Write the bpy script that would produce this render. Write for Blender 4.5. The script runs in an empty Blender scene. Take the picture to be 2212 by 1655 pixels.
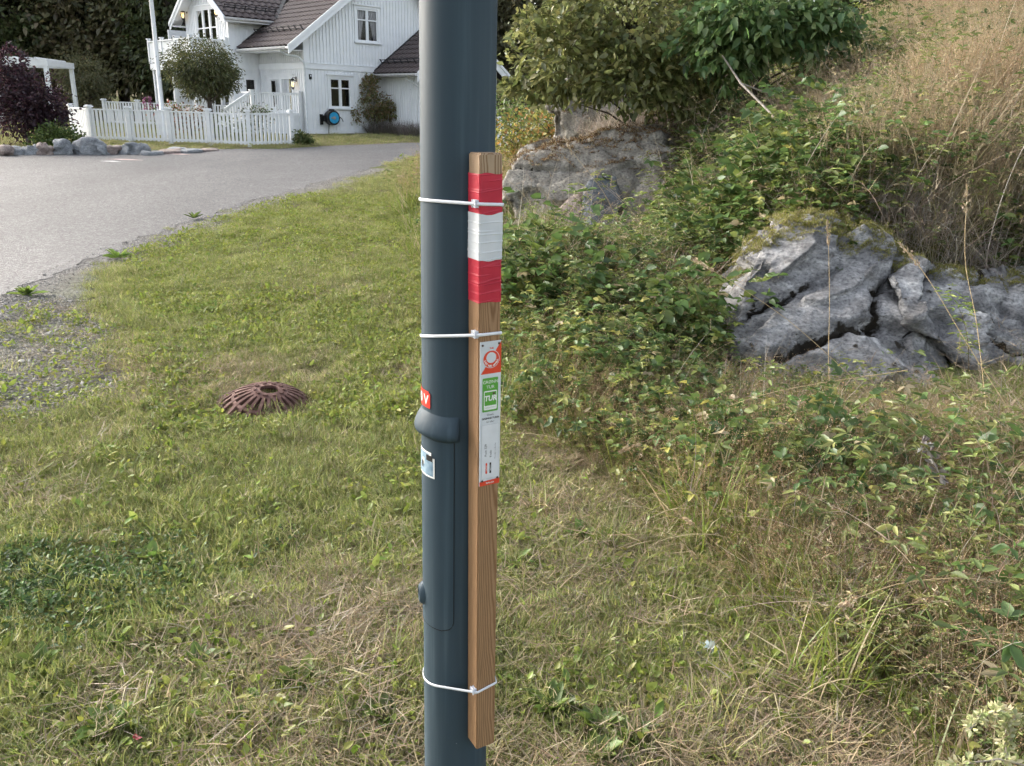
import bpy, bmesh, math, random
import numpy as np
from mathutils import Vector, Matrix, noise as mnoise
from mathutils.geometry import tessellate_polygon
scene = bpy.context.scene
COL = scene.collection
rng = np.random.default_rng(7)
random.seed(7)
rad = math.radians
# ------------------------------------------------------------------ camera
PITCH, ROLL, EYE = rad(18.15), rad(1.46), 1.7
cam_d = bpy.data.cameras.new('camera'); cam = bpy.data.objects.new('camera', cam_d); COL.objects.link(cam)
cam_d.sensor_width = 36; cam_d.lens = 36*1800/2212; cam_d.clip_end = 2000; cam_d.clip_start = .05
CM = Matrix.Rotation(math.pi/2-PITCH, 4, 'X') @ Matrix.Rotation(ROLL, 4, 'Z')
cam.matrix_world = Matrix.Translation((0, 0, EYE)) @ CM
scene.camera = cam
# ------------------------------------------------------------------ world, sun, exposure
SUN_EL, SUN_AZ = rad(24), rad(-58)          # azimuth from +Y, negative = to the left
w = bpy.data.worlds.new('World'); scene.world = w; w.use_nodes = True
nt = w.node_tree; bgn = nt.nodes['Background']
sky = nt.nodes.new('ShaderNodeTexSky'); sky.sky_type = 'NISHITA'; sky.sun_disc = False
sky.sun_elevation = SUN_EL; sky.sun_rotation = SUN_AZ; sky.dust_density = 4; sky.air_density = 1.0; sky.ozone_density = 1.0
hs = nt.nodes.new('ShaderNodeHueSaturation'); hs.inputs['Saturation'].default_value = .42
nt.links.new(sky.outputs[0], hs.inputs['Color']); nt.links.new(hs.outputs[0], bgn.inputs[0])
bgn.inputs[1].default_value = .15
sd = bpy.data.lights.new('sun', 'SUN'); sd.energy = 1.4; sd.angle = rad(35); sd.color = (1, .9, .76)
sun = bpy.data.objects.new('sun', sd); COL.objects.link(sun)
sdir = Vector((math.sin(SUN_AZ)*math.cos(SUN_EL), math.cos(SUN_AZ)*math.cos(SUN_EL), math.sin(SUN_EL)))
sun.rotation_euler = (-sdir).to_track_quat('-Z', 'Y').to_euler()
scene.view_settings.view_transform = 'Standard'; scene.view_settings.look = 'None'
scene.view_settings.exposure = 1.68; scene.view_settings.gamma = 1
scene.render.engine = 'CYCLES'
scene.cycles.use_adaptive_sampling = True; scene.cycles.adaptive_threshold = .05; scene.cycles.max_bounces = 4; scene.cycles.diffuse_bounces = 2; scene.cycles.glossy_bounces = 2; scene.cycles.transmission_bounces = 3; scene.cycles.transparent_max_bounces = 6

# ------------------------------------------------------------------ helpers
def ray(px, py):
    d = CM.to_3x3() @ Vector(((px-1106)/1800, -(py-827.5)/1800, -1)); return d
def at(px, py, Y):
    d = ray(px, py); return Vector((0, 0, EYE)) + d*(Y/d.y)
def tag(o, label=None, cat=None, group=None, kind=None):
    if label: o['label'] = label
    if cat: o['category'] = cat
    if group: o['group'] = group
    if kind: o['kind'] = kind
    return o
def empty(name, loc=(0, 0, 0), rz=0, **k):
    o = bpy.data.objects.new(name, None); COL.objects.link(o); o.empty_display_size = .1
    o.location = loc; o.rotation_euler = (0, 0, rz); tag(o, **k); return o
def link(name, me, parent=None, **k):
    o = bpy.data.objects.new(name, me); COL.objects.link(o)
    if parent: o.parent = parent
    tag(o, **k); return o
def smooth(me):
    me.polygons.foreach_set('use_smooth', np.ones(len(me.polygons), bool))
class MB:
    def __init__(s): s.v = []; s.f = []
    def add(s, vs, fs):
        b = len(s.v); s.v += [tuple(p) for p in vs]; s.f += [tuple(i+b for i in f) for f in fs]; return s
    def box(s, x0, x1, y0, y1, z0, z1):
        if x0 > x1: x0, x1 = x1, x0
        if y0 > y1: y0, y1 = y1, y0
        if z0 > z1: z0, z1 = z1, z0
        v = [(x, y, z) for x in (x0, x1) for y in (y0, y1) for z in (z0, z1)]
        return s.add(v, [(0, 1, 3, 2), (4, 6, 7, 5), (0, 4, 5, 1), (2, 3, 7, 6), (0, 2, 6, 4), (1, 5, 7, 3)])
    def obox(s, c, ax, ay, az, hx, hy, hz):
        c, ax, ay, az = map(Vector, (c, ax, ay, az))
        v = [c+ax*hx*i+ay*hy*j+az*hz*k for i in (-1, 1) for j in (-1, 1) for k in (-1, 1)]
        return s.add(v, [(0, 1, 3, 2), (4, 6, 7, 5), (0, 4, 5, 1), (2, 3, 7, 6), (0, 2, 6, 4), (1, 5, 7, 3)])
    def beam(s, a, b, wdt, hgt, up=(0, 0, 1)):
        a, b = Vector(a), Vector(b); d = b-a; L = d.length; d.normalize()
        sd_ = d.cross(Vector(up)).normalized(); u = sd_.cross(d)
        return s.obox((a+b)/2, d, sd_, u, L/2, wdt/2, hgt/2)
    def tube(s, pts, rs, n=8, cap=True):
        pts = [Vector(p) for p in pts]; b = len(s.v)
        if not hasattr(rs, '__len__'): rs = [rs]*len(pts)
        ref = Vector((.31, .17, .93))
        for i, p in enumerate(pts):
            t = (pts[min(i+1, len(pts)-1)]-pts[max(i-1, 0)]).normalized()
            r_ = ref if abs(t.dot(ref)) < .95 else Vector((1, 0, 0))
            x = t.cross(r_).normalized(); y = t.cross(x)
            for k in range(n):
                a = 2*math.pi*k/n; s.v.append(tuple(p+(x*math.cos(a)+y*math.sin(a))*rs[i]))
        for i in range(len(pts)-1):
            for k in range(n):
                k2 = (k+1) % n
                s.f.append((b+i*n+k, b+i*n+k2, b+(i+1)*n+k2, b+(i+1)*n+k))
        if cap:
            s.f.append(tuple(b+k for k in range(n))); s.f.append(tuple(b+(len(pts)-1)*n+k for k in range(n-1, -1, -1)))
        return s
    def lathe(s, prof, n=24, c=(0, 0, 0)):
        b = len(s.v)
        for r, z in prof:
            for k in range(n):
                a = 2*math.pi*k/n; s.v.append((c[0]+r*math.cos(a), c[1]+r*math.sin(a), c[2]+z))
        for i in range(len(prof)-1):
            for k in range(n):
                k2 = (k+1) % n; s.f.append((b+i*n+k, b+i*n+k2, b+(i+1)*n+k2, b+(i+1)*n+k))
        return s
    def grid(s, fn, nu, nv):
        b = len(s.v)
        for i in range(nu+1):
            for j in range(nv+1): s.v.append(tuple(fn(i/nu, j/nv)))
        for i in range(nu):
            for j in range(nv):
                a = b+i*(nv+1)+j; s.f.append((a, a+nv+1, a+nv+2, a+1))
        return s
    def mesh(s, name, m, sm=False):
        me = bpy.data.meshes.new(name); me.from_pydata(s.v, [], s.f); me.update()
        if m: me.materials.append(m)
        if sm: smooth(me)
        return me
    def build(s, name, m, parent=None, sm=False, **k):
        return link(name, s.mesh(name, m, sm), parent, **k)
def fixnormals(me):
    bm = bmesh.new(); bm.from_mesh(me); bmesh.ops.recalc_face_normals(bm, faces=bm.faces); bm.to_mesh(me); bm.free()

# ------------------------------------------------------------------ materials
def new_mat(name):
    m = bpy.data.materials.new(name); m.use_nodes = True; nt = m.node_tree
    return m, nt, nt.nodes, nt.links, nt.nodes['Principled BSDF']
def ramp(N, stops):
    r = N.new('ShaderNodeValToRGB'); e = r.color_ramp.elements
    while len(e) < len(stops): e.new(.5)
    for i, (p, c) in enumerate(stops): e[i].position = p; e[i].color = (*c, 1)
    return r
def noise_mat(name, stops, scale=5, rough=.7, bump=0, bscale=None, detail=6, coord='Object', spec=.3, stretch=(1, 1, 1), metal=0, bdist=.01):
    m, nt, N, L, b = new_mat(name)
    tc = N.new('ShaderNodeTexCoord'); mp = N.new('ShaderNodeMapping'); mp.inputs['Scale'].default_value = stretch
    L.new(tc.outputs[coord], mp.inputs[0])
    n = N.new('ShaderNodeTexNoise'); n.inputs['Scale'].default_value = scale; n.inputs['Detail'].default_value = detail
    L.new(mp.outputs[0], n.inputs['Vector'])
    r = ramp(N, stops); L.new(n.outputs['Fac'], r.inputs[0]); L.new(r.outputs[0], b.inputs['Base Color'])
    b.inputs['Roughness'].default_value = rough; b.inputs['Specular IOR Level'].default_value = spec; b.inputs['Metallic'].default_value = metal
    if bump:
        n2 = N.new('ShaderNodeTexNoise'); n2.inputs['Scale'].default_value = bscale or scale*4; n2.inputs['Detail'].default_value = 8
        L.new(mp.outputs[0], n2.inputs['Vector'])
        bp = N.new('ShaderNodeBump'); bp.inputs['Strength'].default_value = bump; bp.inputs['Distance'].default_value = bdist
        L.new(n2.outputs['Fac'], bp.inputs['Height']); L.new(bp.outputs[0], b.inputs['Normal'])
    return m
def plain(name, c, rough=.6, spec=.4, var=.12, scale=8, metal=0, bump=0):
    a = tuple(x*(1-var) for x in c); d = tuple(min(1, x*(1+var)) for x in c)
    return noise_mat(name, [(.3, a), (.7, d)], scale, rough, bump, spec=spec, metal=metal)
M = {}
M['white'] = noise_mat('white_paint', [(.25, (.76, .79, .81)), (.7, (.84, .86, .88))], 3, .5, spec=.3)
M['white_fence'] = noise_mat('white_fence_paint', [(.25, (.72, .74, .76)), (.7, (.82, .84, .86))], 6, .5)
M['tile'] = noise_mat('roof_tile', [(.2, (.055, .042, .042)), (.5, (.085, .066, .064)), (.8, (.125, .10, .095))], 4, .55, .3, 60, coord='Object')
M['roof_under'] = plain('roof_underlay', (.03, .025, .025), .8)
M['dark_metal'] = plain('dark_metal', (.02, .02, .022), .5)
M['gutter'] = noise_mat('white_gutter', [(.2, (.55, .54, .56)), (.6, (.70, .71, .73))], 9, .4, stretch=(1, 1, .4))
M['pipe'] = plain('painted_pipe', (.6, .63, .64), .4)
M['concrete'] = noise_mat('concrete', [(.2, (.25, .25, .25)), (.8, (.36, .36, .35))], 3, .9, .4, 40)
M['black'] = plain('black_plastic', (.012, .012, .013), .4)
M['blue'] = plain('blue_plastic', (.02, .30, .55), .35)
M['curtain'] = noise_mat('curtain_cloth', [(.3, (.45, .43, .46)), (.7, (.7, .68, .70))], 3, .9, stretch=(14, 14, .3))
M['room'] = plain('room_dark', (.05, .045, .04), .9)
M['foundation'] = plain('foundation', (.09, .09, .095), .9)
def glass_mat():
    m, nt, N, L, b = new_mat('window_glass')
    N.remove(b); t = N.new('ShaderNodeBsdfTransparent'); t.inputs[0].default_value = (.8, .82, .84, 1)
    g = N.new('ShaderNodeBsdfGlossy'); g.inputs['Roughness'].default_value = .02
    f = N.new('ShaderNodeFresnel'); f.inputs[0].default_value = 1.5
    mx = N.new('ShaderNodeMixShader'); L.new(f.outputs[0], mx.inputs[0]); L.new(t.outputs[0], mx.inputs[1]); L.new(g.outputs[0], mx.inputs[2])
    L.new(mx.outputs[0], N['Material Output'].inputs[0]); return m
M['glass'] = glass_mat()
def lamp_mat():
    m, nt, N, L, b = new_mat('lantern_bulb'); b.inputs['Base Color'].default_value = (1, .8, .5, 1)
    b.inputs['Emission Color'].default_value = (1, .62, .2, 1); b.inputs['Emission Strength'].default_value = 1.3; return m
M['bulb'] = lamp_mat()
def foliage_mat():
    m, nt, N, L, b = new_mat('foliage'); N.remove(b)
    def attr(n, t='GEOMETRY'):
        a = N.new('ShaderNodeAttribute'); a.attribute_name = n; a.attribute_type = t; return a
    col, bv, dry, dcol = attr('col'), attr('bv'), attr('dry', 'INSTANCER'), attr('dcol', 'INSTANCER')
    lt = N.new('ShaderNodeMath'); lt.operation = 'LESS_THAN'; L.new(bv.outputs['Fac'], lt.inputs[0]); L.new(dry.outputs['Fac'], lt.inputs[1])
    rp = ramp(N, [(0, (.36, .30, .18)), (.5, (.48, .41, .27)), (1, (.32, .235, .15))])
    sc = N.new('ShaderNodeMath'); sc.operation = 'MULTIPLY'; sc.inputs[1].default_value = 7.3; L.new(bv.outputs['Fac'], sc.inputs[0])
    fr = N.new('ShaderNodeMath'); fr.operation = 'FRACT'; L.new(sc.outputs[0], fr.inputs[0]); L.new(fr.outputs[0], rp.inputs[0])
    mx = N.new('ShaderNodeMix'); mx.data_type = 'RGBA'; L.new(lt.outputs[0], mx.inputs[0]); L.new(col.outputs['Color'], mx.inputs[6]); L.new(rp.outputs[0], mx.inputs[7])
    oi = N.new('ShaderNodeObjectInfo'); mr = N.new('ShaderNodeMapRange'); mr.inputs[3].default_value = .72; mr.inputs[4].default_value = 1.25
    L.new(oi.outputs['Random'], mr.inputs[0])
    hsv = N.new('ShaderNodeHueSaturation'); L.new(mr.outputs[0], hsv.inputs['Value']); L.new(mx.outputs[2], hsv.inputs['Color'])
    d = N.new('ShaderNodeBsdfDiffuse'); t = N.new('ShaderNodeBsdfTranslucent'); g = N.new('ShaderNodeBsdfGlossy'); g.inputs['Roughness'].default_value = .42
    L.new(hsv.outputs[0], d.inputs[0]); L.new(hsv.outputs[0], t.inputs[0]); g.inputs[0].default_value = (.9, .95, 1, 1)
    m1 = N.new('ShaderNodeMixShader'); m1.inputs[0].default_value = .38; L.new(d.outputs[0], m1.inputs[1]); L.new(t.outputs[0], m1.inputs[2])
    m2 = N.new('ShaderNodeMixShader'); m2.inputs[0].default_value = .028; L.new(m1.outputs[0], m2.inputs[1]); L.new(g.outputs[0], m2.inputs[2])
    L.new(m2.outputs[0], N['Material Output'].inputs[0]); return m
M['foliage'] = foliage_mat()
M['bark'] = noise_mat('bark', [(.3, (.05, .04, .035)), (.7, (.13, .11, .09))], 10, .9, .6, 30, stretch=(1, 1, .25))
M['twig'] = noise_mat('dead_twig', [(.3, (.22, .19, .16)), (.7, (.42, .38, .34))], 30, .9)
M['straw'] = noise_mat('straw', [(.3, (.38, .28, .15)), (.7, (.55, .43, .26))], 60, .8)

# ------------------------------------------------------------------ terrain height
def seg_dist(P, A, B):
    d = B-A; t = np.clip(((P-A)@d)/(d@d), 0, 1); return np.linalg.norm(P-(A+t[:, None]*d), axis=1)
def inpoly(P, poly):
    x, y = P[:, 0], P[:, 1]; r = np.zeros(len(P), bool); j = len(poly)-1
    for i in range(len(poly)):
        xi, yi = poly[i]; xj, yj = poly[j]
        c = ((yi > y) != (yj > y)) & (x < (xj-xi)*(y-yi)/((yj-yi) or 1e-9)+xi); r ^= c; j = i
    return r
BANK = np.array([(14, 4.6), (7, 5.7), (3.8, 6.05), (1.75, 5.95), (1.75, 8.0), (2.1, 10.5), (1.6, 12.9), (.9, 14.6), (1.6, 17), (4.5, 22), (12, 27), (40, 34)], float)
BANKP = [tuple(p) for p in BANK] + [(120, 60), (120, -2), (120, 4.6)]
def sdist_bank(P):
    d = np.full(len(P), 1e9)
    for i in range(len(BANK)-1): d = np.minimum(d, seg_dist(P, BANK[i], BANK[i+1]))
    return np.where(inpoly(P, BANKP), d, -d)
def sm(t): t = np.clip(t, 0, 1); return t*t*(3-2*t)
def wob(x, y): return .5*np.sin(x*1.7+y*.9+1.3)*np.sin(y*1.3-x*.6)+.3*np.sin(x*4.1-y*2.3)*np.sin(y*3.7+x*1.1+2)+.2*np.sin(7.3*x+2.1*y)*np.sin(6.1*y-3.2*x)
def hgt(x, y):
    x = np.asarray(x, float); y = np.asarray(y, float); sh = x.shape
    P = np.stack([x.ravel(), y.ravel()], 1); X, Y = P[:, 0], P[:, 1]
    z = .0225*np.where(Y > 5, Y-5, 0)
    z += .22*np.clip(Y-46, 0, 60)
    d = sdist_bank(P)
    z += .09*sm((d+2.0)/2.0) + .62*sm((d-.05)/.75) + .50*np.clip(d-.35, 0, 5.5) + .25*np.clip(d-5.85, 0, 25)
    z += .02*wob(X*1.0, Y*1.0)*sm((6+X)/2) + .10*wob(X*.7, Y*.7)*sm(d/1.5)
    return z.reshape(sh)
def hz(x, y): return float(hgt(np.array([x]), np.array([y]))[0])
def hit(px, py):
    d = ray(px, py); Ys = np.geomspace(1.2, 120, 1500); X = d.x/d.y*Ys; Z = EYE+d.z/d.y*Ys
    k = np.argmax(Z < hgt(X, Ys)); return Vector((X[k], Ys[k], float(hgt(X[k:k+1], Ys[k:k+1])[0])))
def hp(*pts): return [tuple(hit(*p)[:2]) for p in pts]
# road outline (world)
ROAD_R = [(-4.1, 1.5), (-4.15, 4.5), (-4.35, 6.6), (-4.5, 8.0), (-4.5, 9.4), (-4.45, 11), (-4.25, 13.6), (-3.85, 16.5), (-3.4, 19.6), (-2.8, 23), (-1.8, 25.6), (1, 28.2), (6, 31)]
ROAD_L = [(6, 34.5), (0, 31.6), (-3.4, 29.6), (-5.6, 27.2), (-6.9, 25.2), (-8.9, 24.3), (-10.4, 22.9), (-12.3, 20.6), (-15, 19.5), (-22, 18.2), (-40, 17)]
ROAD = ROAD_R + ROAD_L + [(-40, 1.5)]
# ------------------------------------------------------------------ ground sheets
def sheet(name, xs, ys, zf, mat, keep=None, **k):
    X, Y = np.meshgrid(xs, ys, indexing='ij'); Z = zf(X, Y); nx, ny = X.shape
    v = np.stack([X, Y, Z], -1).reshape(-1, 3)
    i, j = np.meshgrid(np.arange(nx-1), np.arange(ny-1), indexing='ij'); a = (i*ny+j).ravel()
    f = np.stack([a, a+ny, a+ny+1, a+1], 1)
    if keep is not None:
        c = v[f].mean(1); f = f[keep(c)]
        u, inv = np.unique(f, return_inverse=True); v = v[u]; f = inv.reshape(f.shape)
    me = bpy.data.meshes.new(name); me.vertices.add(len(v)); me.vertices.foreach_set('co', v.ravel().astype(np.float32))
    me.loops.add(f.size); me.loops.foreach_set('vertex_index', f.ravel().astype(np.int32))
    me.polygons.add(len(f)); me.polygons.foreach_set('loop_start', np.arange(0, f.size, 4, dtype=np.int32))
    me.update(calc_edges=True); smooth(me)
    me.materials.append(mat); return link(name, me, **k)
def polydist(P, line):
    line = np.array(line, float); d = np.full(len(P), 1e9)
    for i in range(len(line)-1): d = np.minimum(d, seg_dist(P, line[i], line[i+1]))
    return d
def road_sd(X, Y):
    P = np.stack([X.ravel(), Y.ravel()], 1); d = np.minimum(polydist(P, ROAD_R), polydist(P, ROAD_L))
    return np.where(inpoly(P, ROAD), d, -d).reshape(X.shape)
def ground_mat():
    m, nt, N, L, b = new_mat('ground_soil')
    tc = N.new('ShaderNodeTexCoord')
    def nz(s, d=8, r=.6):
        n = N.new('ShaderNodeTexNoise'); n.inputs['Scale'].default_value = s; n.inputs['Detail'].default_value = d; n.inputs['Roughness'].default_value = r
        L.new(tc.outputs['Object'], n.inputs['Vector']); return n
    r1 = ramp(N, [(.3, (.06, .05, .03)), (.5, (.15, .125, .075)), (.7, (.27, .225, .15))]); L.new(nz(38).outputs['Fac'], r1.inputs[0])
    r2 = ramp(N, [(.3, (.05, .07, .02)), (.7, (.14, .16, .05))]); L.new(nz(60).outputs['Fac'], r2.inputs[0])
    mx = N.new('ShaderNodeMix'); mx.data_type = 'RGBA'; r3 = ramp(N, [(.42, (0, 0, 0)), (.6, (1, 1, 1))]); L.new(nz(1.1, 3).outputs['Fac'], r3.inputs[0])
    L.new(r3.outputs[0], mx.inputs[0]); L.new(r1.outputs[0], mx.inputs[6]); L.new(r2.outputs[0], mx.inputs[7])
    ga = N.new('ShaderNodeAttribute'); ga.attribute_name = 'grav'; vg_ = N.new('ShaderNodeTexVoronoi'); vg_.inputs['Scale'].default_value = 55; L.new(tc.outputs['Object'], vg_.inputs['Vector'])
    rg = ramp(N, [(0, (.07, .068, .064)), (.5, (.16, .155, .148)), (1, (.30, .29, .275))]); L.new(vg_.outputs['Color'], rg.inputs[0])
    mg = N.new('ShaderNodeMix'); mg.data_type = 'RGBA'; L.new(ga.outputs['Fac'], mg.inputs[0]); L.new(mx.outputs[2], mg.inputs[6]); L.new(rg.outputs[0], mg.inputs[7])
    L.new(mg.outputs[2], b.inputs['Base Color']); b.inputs['Roughness'].default_value = .95; b.inputs['Specular IOR Level'].default_value = .1
    bp = N.new('ShaderNodeBump'); bp.inputs['Strength'].default_value = .8; bp.inputs['Distance'].default_value = .02; L.new(nz(70).outputs['Fac'], bp.inputs['Height']); L.new(bp.outputs[0], b.inputs['Normal'])
    return m
M['ground'] = ground_mat()
def asphalt_mat():
    m, nt, N, L, b = new_mat('asphalt')
    tc = N.new('ShaderNodeTexCoord')
    def nz(s, d=8, st=None):
        n = N.new('ShaderNodeTexNoise'); n.inputs['Scale'].default_value = s; n.inputs['Detail'].default_value = d
        mp = N.new('ShaderNodeMapping'); mp.inputs['Scale'].default_value = st or (1, 1, 1); L.new(tc.outputs['Object'], mp.inputs[0]); L.new(mp.outputs[0], n.inputs['Vector']); return n
    v = N.new('ShaderNodeTexVoronoi'); v.inputs['Scale'].default_value = 60; L.new(tc.outputs['Object'], v.inputs['Vector'])
    r1 = ramp(N, [(0, (.038, .038, .040)), (.5, (.09, .09, .093)), (1, (.225, .222, .224))]); L.new(v.outputs['Color'], r1.inputs[0])
    r2 = ramp(N, [(.3, (.70, .70, .71)), (.5, (.95, .95, .95)), (.7, (1.22, 1.20, 1.19))]); L.new(nz(.45, 6, (1, .5, 1)).outputs['Fac'], r2.inputs[0])
    r3 = ramp(N, [(.35, (.82, .82, .82)), (.62, (1.05, 1.05, 1.05))]); L.new(nz(9, 8).outputs['Fac'], r3.inputs[0])
    x1 = N.new('ShaderNodeMix'); x1.data_type = 'RGBA'; x1.blend_type = 'MULTIPLY'; x1.inputs[0].default_value = 1
    L.new(r1.outputs[0], x1.inputs[6]); L.new(r2.outputs[0], x1.inputs[7])
    x2 = N.new('ShaderNodeMix'); x2.data_type = 'RGBA'; x2.blend_type = 'MULTIPLY'; x2.inputs[0].default_value = 1
    L.new(x1.outputs[2], x2.inputs[6]); L.new(r3.outputs[0], x2.inputs[7])
    ve = N.new('ShaderNodeTexVoronoi'); ve.feature = 'DISTANCE_TO_EDGE'; ve.inputs['Scale'].default_value = .33
    wv_ = N.new('ShaderNodeMix'); wv_.data_type = 'VECTOR'; wv_.inputs[0].default_value = .28; nn_ = nz(1.7, 6); L.new(tc.outputs['Object'], wv_.inputs[4]); L.new(nn_.outputs['Color'], wv_.inputs[5]); L.new(wv_.outputs[1], ve.inputs['Vector'])
    rc = ramp(N, [(.0012, (.6, .6, .6)), (.0035, (1, 1, 1))]); L.new(ve.outputs['Distance'], rc.inputs[0])
    x3 = N.new('ShaderNodeMix'); x3.data_type = 'RGBA'; x3.blend_type = 'MULTIPLY'; rm = ramp(N, [(.54, (0, 0, 0)), (.62, (1, 1, 1))]); L.new(nz(.22, 3).outputs['Fac'], rm.inputs[0]); L.new(rm.outputs[0], x3.inputs[0])
    L.new(x2.outputs[2], x3.inputs[6]); L.new(rc.outputs[0], x3.inputs[7]); L.new(x3.outputs[2], b.inputs['Base Color'])
    b.inputs['Roughness'].default_value = .75; b.inputs['Specular IOR Level'].default_value = .35
    bp = N.new('ShaderNodeBump'); bp.inputs['Strength'].default_value = .7; bp.inputs['Distance'].default_value = .006; L.new(v.outputs['Distance'], bp.inputs['Height']); L.new(bp.outputs[0], b.inputs['Normal'])
    return m
M['asphalt'] = asphalt_mat()
def gz(X, Y): return hgt(X, Y) - .03*sm((road_sd(X, Y)-.08)/.4)
xs = np.unique(np.concatenate([np.linspace(-300, -30, 12), np.arange(-30, -6, .5), np.arange(-6, 7, .11), np.arange(7, 24, .5), np.linspace(24, 300, 12)]))
ys = np.unique(np.concatenate([np.linspace(-200, -4, 10), np.arange(-4, 16, .13), np.arange(16, 36, .4), np.arange(36, 80, 2), np.linspace(82, 600, 12)]))
GROUND = sheet('ground', xs, ys, gz, M['ground'], label='grassy soil rising gently from the lawn to the house and bank', kind='structure')
def resample(line, n):
    p = np.array(line, float); l = np.concatenate([[0], np.cumsum(np.linalg.norm(np.diff(p, axis=0), axis=1))]); t = np.linspace(0, l[-1], n)
    return np.stack([np.interp(t, l, p[:, 0]), np.interp(t, l, p[:, 1])], 1)
def road_sheet():
    n, m = 700, 50; R_ = resample(ROAD_R, n); L_ = resample([(-40, 1.5), (-40, 17)]+ROAD_L[::-1][1:], n)
    y = np.arange(n)*.045; R_[:, 0] += .05*np.sin(y*2.1)+.04*np.sin(y*5.3+1)+.03*np.sin(y*13.1)+.02*np.sin(y*29)
    t = (np.linspace(0, 1, m)**1.5)[None, :, None]; G_ = R_[:, None, :]*(1-t)+L_[:, None, :]*t
    Z = hgt(G_[..., 0], G_[..., 1])+.004; mb = MB()
    mb.v = [tuple(p) for p in np.concatenate([G_, Z[..., None]], -1).reshape(-1, 3)]
    mb.f = [(i*m+j, (i+1)*m+j, (i+1)*m+j+1, i*m+j+1) for i in range(n-1) for j in range(m-1)]
    o = mb.build('road', M['asphalt'], None, True, label='worn light grey asphalt road curving up to the house', kind='structure'); fixnormals(o.data)
road_sheet()

# ------------------------------------------------------------------ lamp post
PC = at(988.5, 400, 1.7); PX, PY = PC.x, PC.y
PR = lambda z: .0775 - .0022*z
def ppt(phi, z, off=0):
    r = PR(z)+off; a = rad(phi); return (PX+r*math.sin(a)-0, PY-r*math.cos(a), z)
zpole = lambda py, px=960: at(px, py, 1.64).z
def pole_mat():
    m, nt, N, L, b = new_mat('post_paint')
    tc = N.new('ShaderNodeTexCoord'); n = N.new('ShaderNodeTexNoise'); n.inputs['Scale'].default_value = 4; n.inputs['Detail'].default_value = 5
    mp = N.new('ShaderNodeMapping'); mp.inputs['Scale'].default_value = (1, 1, .4); L.new(tc.outputs['Object'], mp.inputs[0]); L.new(mp.outputs[0], n.inputs['Vector'])
    r = ramp(N, [(.3, (.027, .047, .065)), (.55, (.035, .058, .077)), (.75, (.049, .072, .090))]); L.new(n.outputs['Fac'], r.inputs[0])
    v = N.new('ShaderNodeTexVoronoi'); v.inputs['Scale'].default_value = 16; L.new(tc.outputs['Object'], v.inputs['Vector'])
    r2 = ramp(N, [(.028, (1, 1, 1)), (.045, (0, 0, 0))]); L.new(v.outputs['Distance'], r2.inputs[0])
    n3 = N.new('ShaderNodeTexNoise'); n3.inputs['Scale'].default_value = 7; L.new(tc.outputs['Object'], n3.inputs['Vector'])
    r4 = ramp(N, [(.5, (0, 0, 0)), (.56, (1, 1, 1))]); L.new(n3.outputs['Fac'], r4.inputs[0])
    mu = N.new('ShaderNodeMath'); mu.operation = 'MULTIPLY'; L.new(r2.outputs[0], mu.inputs[0]); L.new(r4.outputs[0], mu.inputs[1])
    mx = N.new('ShaderNodeMix'); mx.data_type = 'RGBA'; L.new(mu.outputs[0], mx.inputs[0]); ns_ = N.new('ShaderNodeTexNoise'); ns_.inputs['Scale'].default_value = 1; ns_.inputs['Detail'].default_value = 7; mps = N.new('ShaderNodeMapping'); mps.inputs['Scale'].default_value = (55, 55, 1.6); L.new(tc.outputs['Object'], mps.inputs[0]); L.new(mps.outputs[0], ns_.inputs['Vector'])
    rs2 = ramp(N, [(.42, (.86, .88, .9)), (.56, (1.0, 1.0, 1.0)), (.72, (1.5, 1.42, 1.36))]); L.new(ns_.outputs['Fac'], rs2.inputs[0]); ms = N.new('ShaderNodeMix'); ms.data_type = 'RGBA'; ms.blend_type = 'MULTIPLY'; ms.inputs[0].default_value = .8; L.new(r.outputs[0], ms.inputs[6]); L.new(rs2.outputs[0], ms.inputs[7])
    L.new(ms.outputs[2], mx.inputs[6]); mx.inputs[7].default_value = (.3, .32, .33, 1)
    L.new(mx.outputs[2], b.inputs['Base Color'])
    rr = N.new('ShaderNodeMapRange'); rr.inputs[3].default_value = .5; rr.inputs[4].default_value = .75; L.new(n.outputs['Fac'], rr.inputs[0]); L.new(rr.outputs[0], b.inputs['Roughness'])
    b.inputs['Specular IOR Level'].default_value = .28; return m
M['post'] = pole_mat()
M['seam'] = plain('seam_dark', (.006, .008, .01), .8)
post = empty('lamp_post', (0, 0, 0), label='dark blue-grey steel lamp post with a hatch and stickers in the foreground', cat='lamp post')
mb = MB(); zz = np.linspace(-.3, 4.6, 60); mb.lathe([(PR(z), z) for z in zz], 64, (PX, PY, 0)); mb.build('shaft', M['post'], post, True)
z_hood0, z_hood1 = zpole(951, 990), zpole(893, 950); zd0 = zpole(1356, 950)
# hood over the hatch
def hood(s, t):
    phi = -158+s*168; z = z_hood0+(z_hood1-z_hood0)*t
    e = min(s*168/9, (1-s)*168/9, 1); g = math.sqrt(max(0, 1-(1-e)**2))
    f = (1-(max(0, (t-.30)/.70))**1.6) if t > .3 else math.sqrt(max(0, 1-((.3-t)/.3)**2))
    lift = .004*math.sin(phi*.09)
    return ppt(phi, z+lift*.3, -.002+.019*g**.8*f)
MB().grid(hood, 60, 18).build('hatch_hood', M['post'], post, True)
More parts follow.
